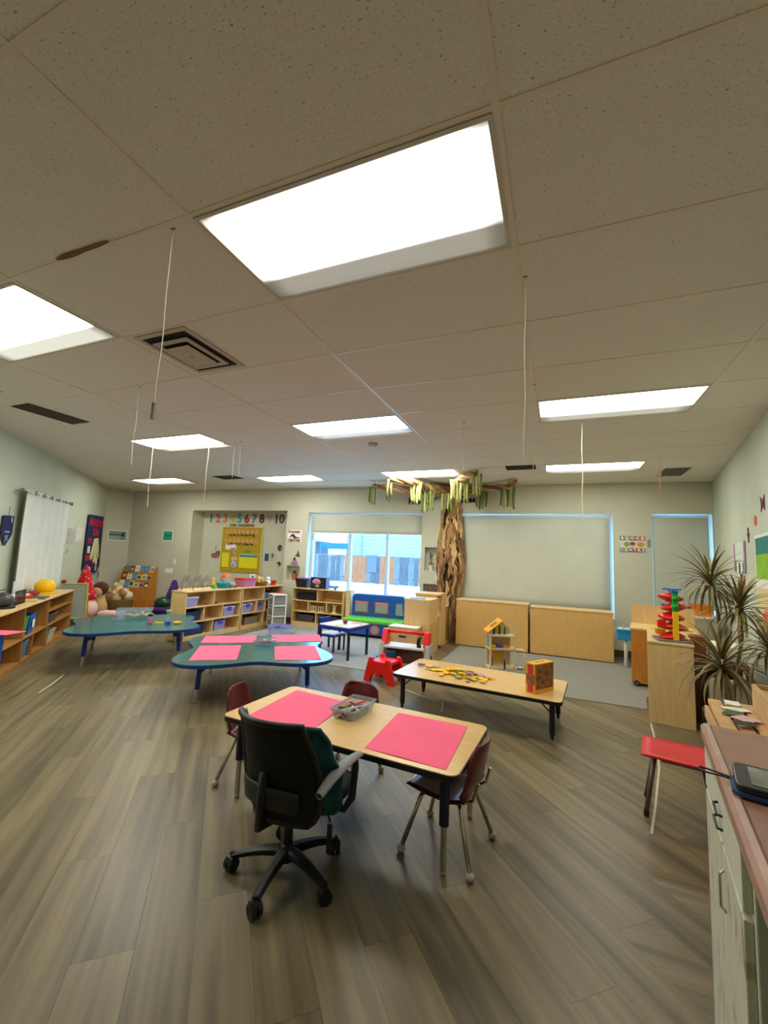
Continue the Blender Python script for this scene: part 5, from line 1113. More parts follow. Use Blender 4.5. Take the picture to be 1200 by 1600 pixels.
bn = ['white', 'cream', 'sage green', 'light blue', 'grey', 'dark red', 'yellow', 'charcoal']
cR, sR = math.cos(R_(14)), math.sin(R_(14)); kk = 0
for k in range(3):
    for j_ in range(6):
        x = .09 + .125 * j_; y0 = .055 + .075 * k; ci = (j_ * 3 + k * 5) % 8; hh = random.uniform(.15, .215)
        if k == 2 and j_ == 4: ci = 3
        o = B().box(-.058, .058, -.006, .006, 0, hh).build('picture_book', bcol[ci], bevel=.001); B().box(-.035, .035, -.0075, -.006, hh * .45, hh * .8).build('cover_print', bcol[(ci + 1) % 8], o)
        o.rotation_euler = (R_(-14), 0, R_(14)); o.location = (-9.15 + x * cR - y0 * sR, 6.60 + x * sR + y0 * cR, .421 + .17 * k)
        tag(o, '%s picture book, %s on the %s ledge of the oak book display' % (bn[ci], ['first', 'second', 'third', 'fourth', 'fifth', 'last'][j_], ['bottom', 'middle', 'top'][k]), 'book', 'picture books on the oak display')
# easel
t = thing('easel', 'small child easel with grey board and yellow-green edge at the end of the left shelf', 'easel', (-7.44, 4.68, 0), 50)
PG = mat('pistachio', (190, 180, 90), .6)
for s in (-1, 1):
    B().tube([(s * .20, -.17, 0), (s * .17, -.02, .72)], .014, 8).build('leg', mat('beech', (206, 160, 96), .5), t); B().tube([(s * .20, .17, 0), (s * .17, .0, .72)], .014, 8).build('leg', mat('beech', (206, 160, 96), .5), t)
B().add([(-.20, -.165, .17), (.20, -.165, .17), (.17, -.045, .70), (-.17, -.045, .70)], [(0, 1, 2, 3)]).build('board', mat('easel_grey', (150, 156, 142), .5), t, solid=.012)
for a, c in (((-.205, -.175, .16), (.205, -.175, .16)), ((-.175, -.05, .71), (.175, -.05, .71)), ((-.205, -.175, .16), (-.175, -.05, .71)), ((.205, -.175, .16), (.175, -.05, .71))): B().tube([a, c], .014, 6).build('frame_edge', PG, t)
B().box(-.185, -.125, -.06, -.02, .70, .77).build('red_clip', REDD, t, bevel=.008)
B().add([(-.20, .165, .17), (.20, .165, .17), (.17, .045, .70), (-.17, .045, .70)], [(0, 1, 2, 3)]).build('back_board', mat('easel_wood', (160, 110, 60), .6), t, solid=.012)
# tall red polka dot cone hat figure on a soft pink seat
t = thing('cone_gnome', 'soft gnome with tall red hat of white dots sitting beside the easel', 'soft toy', (-7.88, 5.12, .0), 40)
RH = mat('hat_red', (206, 16, 36), .85)
hp = [(.20, .40), (.17, .50), (.13, .64), (.085, .80), (.045, .93), (.010, 1.0)]
B().lathe([(r, z) for r, z in hp], 20).build('hat_cone', RH, t, smooth=True)
for k in range(64):
    f = random.uniform(0, .9); i = min(int(f * 5), 4); g = f * 5 - i; r = hp[i][0] * (1 - g) + hp[i + 1][0] * g; z = hp[i][1] * (1 - g) + hp[i + 1][1] * g; a = random.uniform(0, 2 * math.pi)
    B().sphere((r * math.cos(a), r * math.sin(a), z), .011, 6, sz=.9).build('white_dot', WHITEP, t)
B().sphere((0, 0, .22), .24, 18, sz=.92).build('body', mat('soft_pink', (236, 200, 190), .9), t, smooth=True)
B().sphere((.0, -.20, .34), .05, 10).build('nose', RED, t, smooth=True)
for s in (-1, 1): B().sphere((s * .13, -.20, .10), .085, 12, sz=.9).build('foot', mat('soft_red', (200, 40, 50), .9), t, smooth=True)
t = thing('pink_bolster', 'pale pink low cushion on the floor in front of the gnome', 'cushion', (-7.42, 5.36, 0), 30); B().box(-.20, .20, -.14, .14, 0, .20).build('cushion_body', mat('soft_pink', (236, 200, 190), .9), t, bevel=.05, seg=3, smooth=True)
# basket of plush toys
t = thing('toy_basket', 'woven basket of plush toys in the far left corner', 'basket', (-8.20, 6.02, 0)); B().lathe([(.22, 0), (.28, .30), (.29, .31), (.27, .31), (.21, .02)], 20).build('basket', mat('wicker2', (150, 120, 70), .9, var=.2, scale=40), t, smooth=True)
pl = [((-.12, -.05, .36), .11, (196, 160, 110), 'tan'), ((.08, -.10, .35), .10, (206, 180, 140), 'sand coloured'), ((.15, .08, .38), .10, (220, 206, 180), 'cream'), ((-.04, .10, .40), .12, (120, 80, 60), 'brown'), ((.0, -.02, .50), .095, (216, 190, 140), 'honey coloured'), ((.20, -.06, .44), .07, (180, 130, 90), 'fawn')]
for q, r, c, nm in pl:
    t = thing('plush_toy', nm + ' plush animal in the woven corner basket', 'soft toy', (-8.20 + q[0], 6.02 + q[1], q[2] - r * .8)); m = mat('plush_' + nm.split()[0], c, .95, var=.08, scale=40)
    B().sphere((0, 0, r * .8), r, 12, sz=.9).build('body', m, t, smooth=True); B().sphere((0, -r * .5, r * 1.6), r * .6, 10).build('head', m, t, smooth=True)
    for s in (-1, 1): B().sphere((s * r * .42, -r * .4, r * 2.05), r * .22, 8).build('ear', m, t, smooth=True)
t = thing('doll_brown', 'doll with big round dark brown hair behind the gnome', 'doll', (-8.02, 5.52, 0)); B().sphere((0, 0, .55), .13, 14).build('hair', mat('hair_brown', (84, 46, 36), .95), t, smooth=True); B().sphere((.03, -.08, .50), .09, 12).build('face', mat('doll_face', (206, 160, 120), .9), t, smooth=True); B().lathe([(.16, 0), (.13, .25), (.06, .44)], 14).build('dress', mat('plush_tan', (196, 160, 110), .95), t, smooth=True)
# purple and green bean bag heap
t = thing('beanbag_hat', 'purple pointed felt hat on a green sequinned heap right of the bookcase', 'soft toy', (-7.45, 6.55, 0))
B().sphere((0, 0, .12), .30, 18, sz=.42).build('purple_base', PURPD, t, smooth=True)
B().sphere((.02, -.08, .26), .20, 16, sz=.62).build('green_heap', mat('sequin_green', (16, 84, 50), .25, c2=(8, 40, 30), scale=60), t, smooth=True)
B().lathe([(.17, .28), (.12, .45), (.055, .66), (.045, .70), (.0, .72)], 16, c=(.08, .06, 0)).build('pointed_hat', PURPD, t, smooth=True)

# near left blue table edge
t = thing('blue_frame_table', 'blue-framed white-topped table cut off by the left frame edge', 'table', (-4.27, 2.165, 0), 107.5)
FRB = mat('frame_blue', (30, 96, 200), .35)
B().box(-.5, 0, 0, .40, .575, .60).build('tabletop', mat('table_white', (220, 226, 232), .3), t, bevel=.003)
for q in ((-.04, 0, 0, .04), (-.04, 0, .36, .40), (-.5, -.46, 0, .04), (-.5, -.46, .36, .40)): B().box(*q, 0, .575).build('leg', FRB, t, bevel=.004)
B().box(-.5, 0, -.004, .02, .46, .574).build('apron', FRB, t); B().box(-.018, .004, 0, .40, .46, .574).build('apron', FRB, t)
sheet('pink sheet overhanging the blue-framed table at the left frame edge', [(-4.33, 2.02), (-4.10, 2.09), (-4.16, 2.27), (-4.42, 2.16)], .602, G)

# ================================================================== PART 5: right side
t = thing('storage_shelf', 'x', 'shelf'); bpy.data.objects.remove(t)
shelf_unit('narrow maple shelf seen from its plain end, carrying the red ball tower', (1.09, 4.50, 0), 80.7, .80, .34, .685, [(.06, .33, [.4]), (.33, .685, [.4])], back=WOODBACK)
# ball tower
t = thing('ball_tower', 'ball run tower of red spiral dishes on a yellow and green column', 'toy', (.985, 4.70, .706))
B().prism(rrect(-.15, .13, -.13, .13, .03), 0, .018).build('grey_base', mat('tower_base', (130, 122, 116), .4), t, bevel=.004)
B().box(-.020, .024, -.115, -.08, .018, .27).build('yellow_column', YEL, t, bevel=.004); B().box(-.020, .024, -.115, -.08, .27, .44).build('green_column', GREEN, t, bevel=.006)
B().lathe([(.012, 0), (.03, .01), (.03, .04), (.012, .05)], 12, c=(.002, -.095, .29)).build('green_ring', GREEN, t, smooth=True); B().lathe([(.012, 0), (.03, .01), (.03, .04), (.012, .05)], 12, c=(.002, -.095, .36)).build('green_ring', GREEN, t, smooth=True)
for k in range(5):
    z = .06 + .088 * k; sh = .012 * (1 if k % 2 else -1)
    def dish(u, v, z=z, k=k):
        a = u * 2 * math.pi; r = .018 + .088 * v
        return (sh + r * math.cos(a), r * math.sin(a), z - .022 + .040 * (1 - v) ** .8 * (1 if (k + 1) % 2 else 1) + .014 * math.cos(a + k * 2.2) * v)
    B().grid(dish, 24, 5).build('red_dish', RED, t, smooth=True, solid=.003)
    def dish2(u, v, z=z, k=k):
        a = u * 2 * math.pi; r = .018 + .088 * v
        return (sh + r * math.cos(a), r * math.sin(a), z - .030 - .036 * (1 - v) ** .8 + .014 * math.cos(a + k * 2.2) * v)
    B().grid(dish2, 24, 5).build('red_dish', RED, t, smooth=True, solid=.003)
B().box(-.075, .075, -.012, .012, .458, .470).build('blue_top_bar', BLUE, t, bevel=.003); B().box(-.012, .012, -.07, .07, .455, .467).build('blue_top_bar', BLUE, t, bevel=.003); B().box(-.024, .028, -.12, .022, .44, .456).build('blue_cap', BLUE, t); B().tube([(0, 0, .018), (0, 0, .45)], .012, 10).build('inner_column', RED, t)
B().prism([(-.17, -.02), (-.03, -.06), (.16, -.02), (.16, .06), (-.17, .06)], .092, .102).build('yellow_platform', mat('lemon', (240, 226, 30), .4), t); B().box(-.14, -.06, -.03, .03, .05, .09).build('orange_piece', ORG, t, bevel=.012)
B().box(-.13, -.06, -.06, -.01, .11, .185).build('red_cup', RED, t, bevel=.016)
# orange cabinet with caster
t = thing('oak_cabinet', 'orange oak cabinet on casters behind the ball tower shelf', 'cabinet', (.80, 5.82, .006), -9.3)
B().box(0, .66, 0, .55, .03, .63).build('carcass', OAK, t, bevel=.003); B().box(-.01, .67, -.01, .56, .63, .65).build('top_board', WOODH, t, bevel=.003); B().box(.0, .66, .56, .575, .03, .88).build('back_board', WOOD, t)
for q in ((.05, .03), (.61, .03), (.05, .52), (.61, .52)):
    c = B().tube([(q[0], q[1] - .045, .03), (q[0], q[1] - .02, .03)], .03, 16).build('caster', BLACK, t); B().tube([(q[0], q[1] - .048, .03), (q[0], q[1] - .045, .03)], .014, 10).build('caster_hub', STEEL, c)
# blue bin on white stand
t = thing('water_stand', 'bright blue bin on a white leg left of the orange oak cabinet', 'bin', (.845, 6.78, 0))
B().prism(rrect(-.085, .085, -.06, .06, .02), .37, .50).build('blue_bin', BLUEL, t, bevel=.01); B().prism(rrect(-.10, .10, -.07, .07, .02), .495, .51).build('bin_rim', BLUEL, t); B().box(-.06, .09, -.02, .12, .512, .52).build('white_board', WHITE, t); B().tube([(.02, .0, .37), (.025, .0, .2), (.02, .0, .0)], .022, 10).build('white_leg', WHITE, t, smooth=True)
B().lathe([(.012, .51), (.022, .56), (.01, .60)], 8).build('clear_bottle', CLEAR, t)
# corner ledge with bins below the narrow window
t = thing('low_cabinet', 'low pale cabinet in the far right corner behind the spiky plant', 'cabinet', (1.50, 6.70, 0), 2); B().box(-.10, .44, 0, .62, .01, .74).build('carcass', mat('pale_grey_wood', (186, 180, 160), .6), t, bevel=.003); B().box(-.11, .45, -.01, .63, .74, .76).build('top_board', WHITE, t)
tub('storage_bin', 'translucent orange bin on the low pale cabinet in the right corner', 'storage bin', 1.78, 6.92, .761, 5, .20, .24, .14, mat('clear_orange', (250, 150, 30), .35, trans=.25))
tub('storage_bin', 'long grey-lilac clear tray on the low pale cabinet in the right corner', 'storage bin', 1.52, 7.05, .761, 5, .26, .30, .10, CLEARG)
# side table with boxes
t = thing('side_bench', 'brown low bench along the right wall behind the plant', 'bench', (1.42, 5.12, 0), -9.3); BRD = mat('dark_brown_wood', (104, 58, 36), .5)
B().box(-.20, .20, -.42, .42, .50, .53).build('bench_top', BRD, t, bevel=.004)
for sx in (-1, 1):
    for sy in (-1, 1): B().box(sx * .18 - .02, sx * .18 + .02, sy * .38 - .02, sy * .38 + .02, 0, .50).build('leg', BRD, t)
B().box(-.19, .19, -.02, .02, .05, .50).build('middle_panel', BRD, t)
box1('cardboard_box', 'brown box right of the ball tower on the low brown bench', 'box', 1.21, 1.33, 5.02, 5.20, .531, .72, mat('brown_box', (150, 84, 46), .7), -9)
box1('paper_box', 'flat white paper box on the low brown bench behind the plant', 'box', 1.36, 1.60, 4.95, 5.30, .531, .66, WHITEP, -9)
t = thing('floor_cushion', 'taupe cushion leaning on the low brown bench behind the plant', 'cushion', (1.34, 4.44, 0), -9); B().box(-.16, .14, -.09, .09, .0, .46).build('cushion_body', mat('taupe', (150, 138, 116), .9), t, bevel=.05, seg=3, smooth=True)

# dracaena plants
LM = mat('dracaena_leaf', (104, 108, 44), .55, c2=(166, 142, 92), scale=3, rnd=.6); LM2 = mat('dracaena_leaf_dark', (74, 84, 30), .55, c2=(112, 84, 56), scale=3, rnd=.6); TRK = mat('dracaena_stem', (120, 104, 70), .8, var=.15, scale=30)
random.seed(21)
def blade(b0, yaw, tilt, ln, w, droop):
    N_ = 9; vs = []
    c, s = math.cos(yaw), math.sin(yaw); r = 0; z = 0; a = tilt
    for i in range(N_ + 1):
        f = i / N_; ww = w * (math.sin(math.pi * min(.97, .12 + .80 * f)) ** .8) * (1 - f * .45)
        k = .3 * ww
        vs.append([(b0[0] + r * c - ww * s, b0[1] + r * s + ww * c, b0[2] + z + k), (b0[0] + r * c, b0[1] + r * s, b0[2] + z), (b0[0] + r * c + ww * s, b0[1] + r * s - ww * c, b0[2] + z + k)])
        r += math.cos(a) * ln / N_; z += math.sin(a) * ln / N_; a -= droop / N_
    b = B(); b.add([p for q in vs for p in q], [(3 * i + j, 3 * i + j + 1, 3 * i + 4 + j, 3 * i + 3 + j) for i in range(N_) for j in (0, 1)])
    return b
def dracaena(name_label, pot, heads):
    t = thing('dracaena', name_label, 'plant', (pot[0], pot[1], 0))
    B().lathe([(.10, 0), (.13, .22), (.14, .23), (.14, .25), (.12, .25), (.115, .22)], 20).build('pot', mat('pot_brown', (120, 70, 46), .6), t, smooth=True)
    B().lathe([(.0, .205), (.115, .21), (.116, .215)], 14).build('soil', mat('soil', (50, 38, 28), .95), t)
    for hx, hy, hz, n, L_, w_ in heads:
        x, y = hx - pot[0], hy - pot[1]
        B().tube([(x * .08, y * .08, .2), (x * .3, y * .3, hz * .45), (x * .8 + .02, y * .8, hz * .8), (x, y, hz)], [.016, .014, .012, .010], 8).build('stem', TRK, t, smooth=True)
        for k in range(n):
            yaw = k * 2.39996 + random.uniform(-.2, .2); f = k / n; tilt = R_(80 - 95 * f + random.uniform(-9, 9)); ln = L_ * random.uniform(.75, 1.1)
            lim = (1.515 + (hy - 3.7) * .163 - hx) - .03; rx = math.cos(yaw)
            if rx > 0 and ln * rx * .75 > lim: ln = max(.12, lim / (rx * .8))
            blade((x, y, hz - .02 - .05 * f), yaw, tilt, ln, w_, R_(30 + 80 * f)).build('leaf', LM if k % 3 else LM2, t, smooth=True)
dracaena('tall spiky plant with two thin stems, the taller one before the narrow window', (1.14, 3.86), [(1.04, 3.80, 1.30, 64, .32, .011), (1.18, 3.72, 1.13, 64, .32, .011)])
dracaena('shorter spiky plant with drooping striped leaves behind the ribbed crate', (1.06, 3.48), [(.985, 3.45, .78, 72, .34, .012)])
dracaena('spiky plant closest to the right wall behind the ribbed crate', (1.26, 3.40), [(1.20, 3.36, .92, 50, .28, .011)])

# ribbed crate, box and papers beyond the counter
rzR = -9.28
t = thing('ribbed_crate', 'wooden crate with ribbed slatted top between the counter and the plants', 'crate', (.64, 2.27, 0), rzR)
B().box(0, .52, 0, .50, .02, .655).build('crate_body', mat('crate_body', (176, 132, 76), .7, var=.08, scale=8), t, bevel=.004)
for k in range(8): B().box(.003 + .064 * k, .003 + .064 * k + .053, -.01, .51, .665, .692 - .005 * (k % 2)).build('slat', CARD, t, bevel=.004)
B().box(-.012, .002, -.01, .51, .60, .655).build('side_rail', CARD, t); B().box(.006, .515, -.004, .504, .655, .664).build('dark_gap', mat('dark_gap', (40, 24, 14), .9), t)
t = thing('wood_tray_box', 'open light wood box with white paper at the right edge beyond the counter', 'box', (.80, 2.22, .697), rzR)
for q in ((0, .30, 0, .015), (0, .30, .42, .435), (0, .015, .015, .42), (.285, .30, .015, .42)): B().box(*q, 0, .12).build('side_board', CARD, t, bevel=.003)
B().box(.015, .285, .015, .42, 0, .10).build('inner_board', CARD, t)
sheet('white paper lying on the light wood box beyond the counter', [(.90, 2.46), (1.10, 2.43), (1.13, 2.60), (.93, 2.63)], .82, m=WHITEP)
SCR = [WHITEP, mat('scrap_green', (110, 130, 80), .8, c2=(40, 44, 40), scale=30), mat('scrap_pink', (220, 180, 180), .8), mat('scrap_dark', (50, 56, 44), .8)]
for i, (x, y, rz, w_, d_) in enumerate(((.79, 2.60, 20, .10, .07), (.755, 2.52, -25, .07, .10), (.775, 2.44, 40, .09, .08), (.745, 2.36, 10, .08, .06), (.80, 2.68, -12, .06, .08))):
    rsheet(['torn white paper scrap farthest left on the ribbed crate', 'green printed scrap in the middle of the ribbed crate', 'pale pink crumpled scrap on the ribbed crate', 'dark printed scrap nearest the counter on the ribbed crate', 'small white curled scrap at the back of the ribbed crate'][i], x - .0, y, w_, d_, rz, .696 + .002 * i, m=SCR[(0, 1, 2, 3, 0)[i]], name='paper_scrap')

# counter
t = thing('counter', 'mauve-brown laminate counter with pale cupboard along the right edge', 'counter', (.41, 1.65, 0), rzR)
CT = mat('counter_laminate', (168, 126, 108), .35, var=.06, scale=14, detail=8)
ct = [(0, 0), (0, -3.6), (.72, -3.6), (.72, 0)]
prof = [(.0, .845), (.0, .872), (.008, .880), (.02, .882), (.026, .878), (.72, .878), (.72, .845)]
B().prismy(prof, -3.6, 0).build('worktop', CT, t)
PD = bpy.data.materials.new('painted_door'); PD.use_nodes = True
nt = PD.node_tree; N = nt.nodes; L = nt.links; bs = N['Principled BSDF']; bs.inputs['Roughness'].default_value = .45
tc = N.new('ShaderNodeTexCoord'); mp = N.new('ShaderNodeMapping'); mp.inputs['Scale'].default_value = (1, 9, 2.2); L.new(tc.outputs['Object'], mp.inputs[0]); no = N.new('ShaderNodeTexNoise'); no.inputs['Scale'].default_value = 4; no.inputs['Detail'].default_value = 8; L.new(mp.outputs[0], no.inputs[0])
cr = N.new('ShaderNodeValToRGB'); e = cr.color_ramp.elements; e[0].position = .30; e[0].color = lin((110, 96, 80)) + (1,); e[1].position = .62; e[1].color = lin((206, 210, 184)) + (1,)
for p, c in ((.38, (170, 160, 136)), (.44, (206, 200, 172)), (.54, (196, 196, 176))): q = e.new(p); q.color = lin(c) + (1,)
L.new(no.outputs['Fac'], cr.inputs[0]); L.new(cr.outputs[0], bs.inputs['Base Color'])
CBM = mat('cupboard_white', (206, 210, 190), .5, var=.03, scale=10)
B().box(.022, .70, -.60, -.01, 0, .845).build('base_cabinet', CBM, t, bevel=.003)
d = B().box(.006, .022, -.585, -.02, .03, .70).build('door', PD, t, bevel=.003)
d2 = B().box(.006, .022, -.585, -.02, .712, .835).build('drawer', CBM, t, bevel=.003)
for zz, par in ((.775, d2), (.745, d2)): B().tube([(.006, -.36, zz), (-.004, -.355, zz), (-.004, -.29, zz), (.006, -.285, zz)], .003, 8).build('handle', mat('pull_dark', (50, 46, 40), .3, .6), par, smooth=True)
B().tube([(.006, -.36, .66), (-.003, -.36, .65), (-.003, -.36, .58), (.006, -.36, .57)], .003, 8).build('handle', CHROME, d, smooth=True)
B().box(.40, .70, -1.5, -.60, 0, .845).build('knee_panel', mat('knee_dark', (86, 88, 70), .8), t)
B().box(.022, .70, -3.6, -1.5, 0, .845).build('base_cabinet', CBM, t, bevel=.003)
t = thing('handheld_tablet', 'black handheld device with grey screen lying on the counter', 'tablet', (.475, 1.20, .884), -14)
B().prism(rrect(-.115, .135, -.07, .07, .018), .007, .021).build('device_body', mat('device_black', (22, 22, 26), .35), t, bevel=.003); B().box(-.088, .125, -.052, .052, .021, .0222).build('screen', mat('screen_grey', (176, 180, 172), .15, c2=(110, 116, 110), scale=9), t)
B().prism(rrect(-.122, .10, -.074, .02, .018), 0, .007).build('blue_case', mat('case_blue', (40, 60, 120), .6), t)
pts = [(.372, 1.225, .890), (.34, 1.24, .889), (.312, 1.262, .888), (.300, 1.272, .886), (.292, 1.262, .886), (.300, 1.245, .887), (.335, 1.232, .889), (.368, 1.205, .890)]
pts = [(x + .012, y, z) for x, y, z in pts]
o = B().tube(pts, .0022, 6).build('wrist_cord', BLACK, smooth=True); tag(o, 'thin black looped wrist cord from the device hanging over the counter edge', 'cord')

# right wall pictures
for s, z, w_, h_, m, nm in ((1.86, 1.58, .50, .20, mat('pale_mint', (206, 226, 210), .8), 'upper white and purple framed picture on the right wall behind the plant'),):
    t = wthing('wall_picture', nm, 'picture', FR, s, z); B().box(-w_ / 2, w_ / 2, -.004, 0, -h_ / 2, h_ / 2).build('sheet', m, t)
    for a in (-w_ / 2 - .06, w_ / 2): B().box(a, a + .07, -.006, 0, -h_ * 1.1, h_ / 2).build('purple_strip', mat('orchid_strip', (176, 120, 170), .8), t)
t = wthing('photo_collage', 'column of small black, white and green photos below the purple framed picture', 'picture', FR, 1.95, 1.30)
for k, (x, z, m) in enumerate(((-.20, .10, WHITEP), (-.10, .10, BLACK), (0, .10, WHITEP), (.16, .10, mat('mint', (60, 170, 110), .8)), (-.16, -.02, WHITEP), (-.04, -.02, BLACK), (.08, -.03, mat('terra_photo', (190, 110, 80), .8)), (-.10, -.14, LIL), (.08, -.14, mat('terra_photo', (190, 110, 80), .8)))): B().box(x - .055, x + .055, -.004, 0, z - .055, z + .055).build('photo', m, t)
t = wthing('green_poster', 'green and teal poster with white border high on the right wall at the frame edge', 'poster', FR, 3.10, 1.26)
B().box(-.46, .50, -.004, 0, -.10, .44).build('sheet', WHITEP, t); B().box(-.42, .50, -.006, -.004, .26, .41).build('teal_band', mat('teal_poster', (40, 130, 116), .8, var=.1), t); B().box(-.42, .50, -.006, -.004, .04, .26).build('lime_band', mat('lime_poster', (140, 190, 40), .8, var=.08), t); B().box(-.0, .50, -.007, -.006, -.10, .04).build('green_band', mat('green_poster', (60, 150, 80), .8), t)
sticker('wall_poster', 'pale yellow sheet below the green poster on the right wall', 'poster', FR, 2.92, 1.02, rc(-.22, .2, -.18, .20), mat('butter_paper', (226, 206, 140), .8), .010)
sticker('wall_poster', 'lilac and green sheet low on the right wall at the frame edge', 'poster', FR, 3.25, .84, rc(-.20, .3, -.20, .22), mat('lavender_paper', (170, 170, 200), .8), .010, ((rc(-.2, -.12, -.2, .2), mat('lime_poster', (140, 190, 40), .8)), (rc(-.2, .3, -.2, -.13), mat('lime_poster', (140, 190, 40), .8))))
sticker('wall_cutout', 'pink and red cutout between the posters low on the right wall', 'cutout', FR, 3.02, .98, el(0, 0, .10, .06), mat('coral', (230, 110, 110), .8), .020)
sticker('wall_cutout', 'orange oval balloon above the green poster on the right wall', 'cutout', FR, 2.70, 1.84, el(0, 0, .055, .05), mat('orange_card', (230, 110, 60), .8))
sticker('wall_cutout', 'dark maroon bird shape left of the orange oval on the right wall', 'cutout', FR, 2.36, 1.73, [(-.02, -.08), (.02, -.08), (.02, -.02), (.06, 0), (.02, .02), (.02, .07), (-.03, .07), (-.02, .02), (-.06, 0), (-.02, -.02)], mat('maroon_card', (90, 24, 40), .8))
sticker('wall_cutout', 'dark purple butterfly shape above the orange oval at the frame edge', 'cutout', FR, 3.02, 1.96, [(0, -.02), (.07, -.07), (.06, .0), (.08, .07), (0, .02), (-.08, .07), (-.06, .0), (-.07, -.07)], mat('plum_card', (110, 24, 80), .8))

# strings
for lb, x, y, z, c in (('string with a metal clip hanging nearest, left of the largest lamp', -1.50, 1.168, 1.93, 1), ('long straight string just right of the largest lamp', -.135, 1.956, 1.82, 0), ('slightly wavy string hanging right of the long straight one', -.154, 3.236, 2.02, 0), ('thick long string below the right lamp in front of the wide blind', .217, 4.225, 1.77, 0), ('short string left of the clip string, below the square vent', -3.25, 2.371, 2.02, 0), ('long string hanging across the left lamp towards the far corner lamp', -4.74, 3.726, 1.86, 0), ('string right of the left lamp ending above the recess', -3.998, 3.907, 1.95, 0), ('left one of two short strings close together right of the left lamp', -3.71, 4.036, 2.26, 0), ('right one of two short strings close together right of the left lamp', -3.586, 4.007, 2.25, 0), ('string in the middle hanging above the tree streamers', -.837, 3.982, 2.22, 0), ('short string above the left end of the wide window', -2.573, 5.911, 2.29, 0), ('short string by the tree branch right of the window', -2.063, 6.797, 2.15, 0), ('faint short string near the left frame edge', -4.62, 2.07, 2.37, 0), ('faint short string above the left wall near the dark grille', -6.0, 2.96, 2.45, 0), ('string in the far left corner above the lake picture', -9.2, 6.35, 2.25, 0)):
    string(lb, x, y, z, bool(c), r=.0035 if 'thick' in lb else .0024, sway=.010 if 'wavy' in lb else .003)
t = string('string with two small pink paper shapes below the far right lamp', 1.148, 5.88, 2.26)
for z in (-.20, -.40):
    B().prismy([(-.025, 0), (.0, -.05), (.025, 0), (.015, .035), (-.015, .035)], -.003, .003).build('paper_shape', mat('shell_pink', (226, 170, 150), .8), t, loc=(0, 0, z))
# tape on the floor
TP = mat('floor_tape', (200, 196, 170), .6)
def tape(label, pts, w=.012):
    b = B()
    for i in range(len(pts) - 1):
        p, q = Vector(pts[i] + (0,)), Vector(pts[i + 1] + (0,)); d = (q - p).normalized(); n = Vector((-d.y, d.x, 0)) * w / 2
        b.prism([tuple((p - n)[:2]), tuple((q - n)[:2]), tuple((q + n)[:2]), tuple((p + n)[:2])], .0004, .0014 + .0002 * i)
    o = b.build('floor_tape', TP); tag(o, label, 'tape')
tape('curving pale tape line on the floor left of the red seat', [(0.761, 4.522), (0.698, 3.923), (0.642, 3.565), (0.517, 3.001), (0.444, 2.696)])
tape('pale tape line on the floor under the low wood-top table', [(-1.581, 4.398), (-1.24, 4.21), (-1.011, 4.126), (-0.962, 3.885)])
tape('pale tape mark on the floor below the left teal table', [(-4.355, 2.531), (-4.515, 2.727), (-4.766, 2.992)])
tape('small square tape mark under the nearest table', [(-0.821, 2.764), (-0.827, 2.63), (-0.768, 2.61)])
tape('faint tape line on the floor between the teal tables', [(-4.948, 4.158), (-4.603, 4.207)])
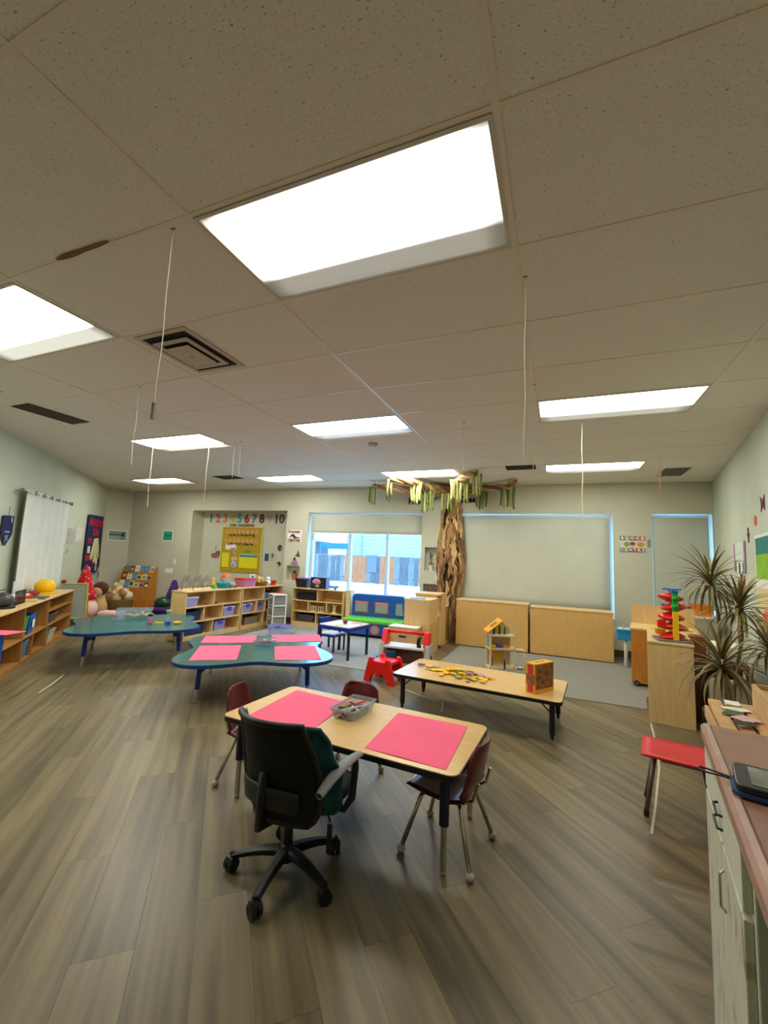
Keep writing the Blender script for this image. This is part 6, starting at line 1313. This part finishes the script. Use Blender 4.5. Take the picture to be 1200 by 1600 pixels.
# ================================================================== OUTSIDE
GZ = .30
o = B().box(-26, 8, 7.95, 30, GZ - .1, GZ).build('yard', mat('yard_concrete', (226, 228, 230), .9, var=.03)); tag(o, 'bright pale paved yard outside the window', 'ground', kind='structure')
t = thing('board_fence', 'tall fence of upright weathered boards across the yard outside', 'fence', (0, 16, GZ))
FBm = [mat('fence_grey', (92, 92, 92), .9, var=.12, scale=6, stretch=(3, 3, .4)), mat('fence_orange', (176, 104, 62), .9, var=.1, scale=6, stretch=(3, 3, .4)), mat('fence_pale', (116, 116, 116), .9, var=.1)]
proto = {}
random.seed(5)
k = 0; x = -12.6
while x < -3.0:
    org = (-8.35 < x < -7.3) or (-6.75 < x < -6.05) or (-5.05 < x < -4.85); m = FBm[1] if org else FBm[(0, 0, 2)[k % 3]]; key = m.name
    if key not in proto: proto[key] = B().box(0, .19, -.012, .012, 0, 1.08).build('board', m, t); o = proto[key]
    else: o = proto[key].copy(); COL.objects.link(o)
    o.parent = t; o.location = (x, .006 * (k % 2), .02 * random.random()); x += .205; k += 1
B().box(-12.6, -3.0, .02, .07, .95, 1.03).build('rail', FBm[0], t); B().box(-12.6, -3.0, .02, .07, .18, .26).build('rail', FBm[0], t); B().box(-12.6, -3.0, -.03, .05, 1.09, 1.13).build('cap_rail', FBm[2], t)
B().box(-7.25, -6.80, -.05, -.02, .45, 1.15).build('grey_panel', mat('fence_panel', (104, 106, 112), .8), t)
t = thing('siding_house', 'white horizontal-board house wall beyond the fence', 'building', (0, 19, GZ))
sd = None
for k in range(26):
    if sd is None: sd = B().prismx([(-.02, 0), (0, 0), (0, .155), (-.006, .155)], -9.8, 4).build('siding_board', mat('siding_white', (176, 180, 176), .8), t); o = sd
    else: o = sd.copy(); COL.objects.link(o); o.parent = t
    o.location = (0, 0, .16 * k)
B().box(-9.8, 4, .01, .3, 0, 4.2).build('wall', mat('siding_white', (176, 180, 176), .8), t); B().tube([(-8.95, -.06, 0), (-8.95, -.06, 4.2)], .04, 8).build('downpipe', mat('pipe', (150, 170, 190), .5), t)
t = thing('garden_shed', 'grey shed with a window at the left beyond the fence', 'shed', (-11.2, 17.6, GZ)); SH = mat('shed_grey', (96, 100, 108), .8)
B().box(-.75, .5, 0, 1.2, 0, 1.72).build('shed_wall', SH, t); B().prismy([(-.85, 1.80), (.6, 1.66), (.6, 1.72), (-.85, 1.88)], -.1, 1.3).build('roof', mat('shed_roof', (90, 104, 124), .8), t)
f = B().box(-.35, .25, -.03, 0, 1.1, 1.62).build('window', WHITE, t); B().box(-.30, .20, -.04, -.03, 1.15, 1.57).build('pane', mat('shed_glass', (80, 110, 150), .2), f)
o = B().box(-10.45, -8.9, 17.5, 17.53, GZ + 1.38, GZ + 1.66).build('blue_awning', mat('awning_blue', (20, 110, 190), .6), bevel=.005); tag(o, 'bright blue awning strip beyond the fence right of the shed', 'awning')
for q in (-10.4, -8.95): B().box(q - .03, q + .03, 17.5, 17.56, GZ, GZ + 1.38).build('post', FBm[2], o)
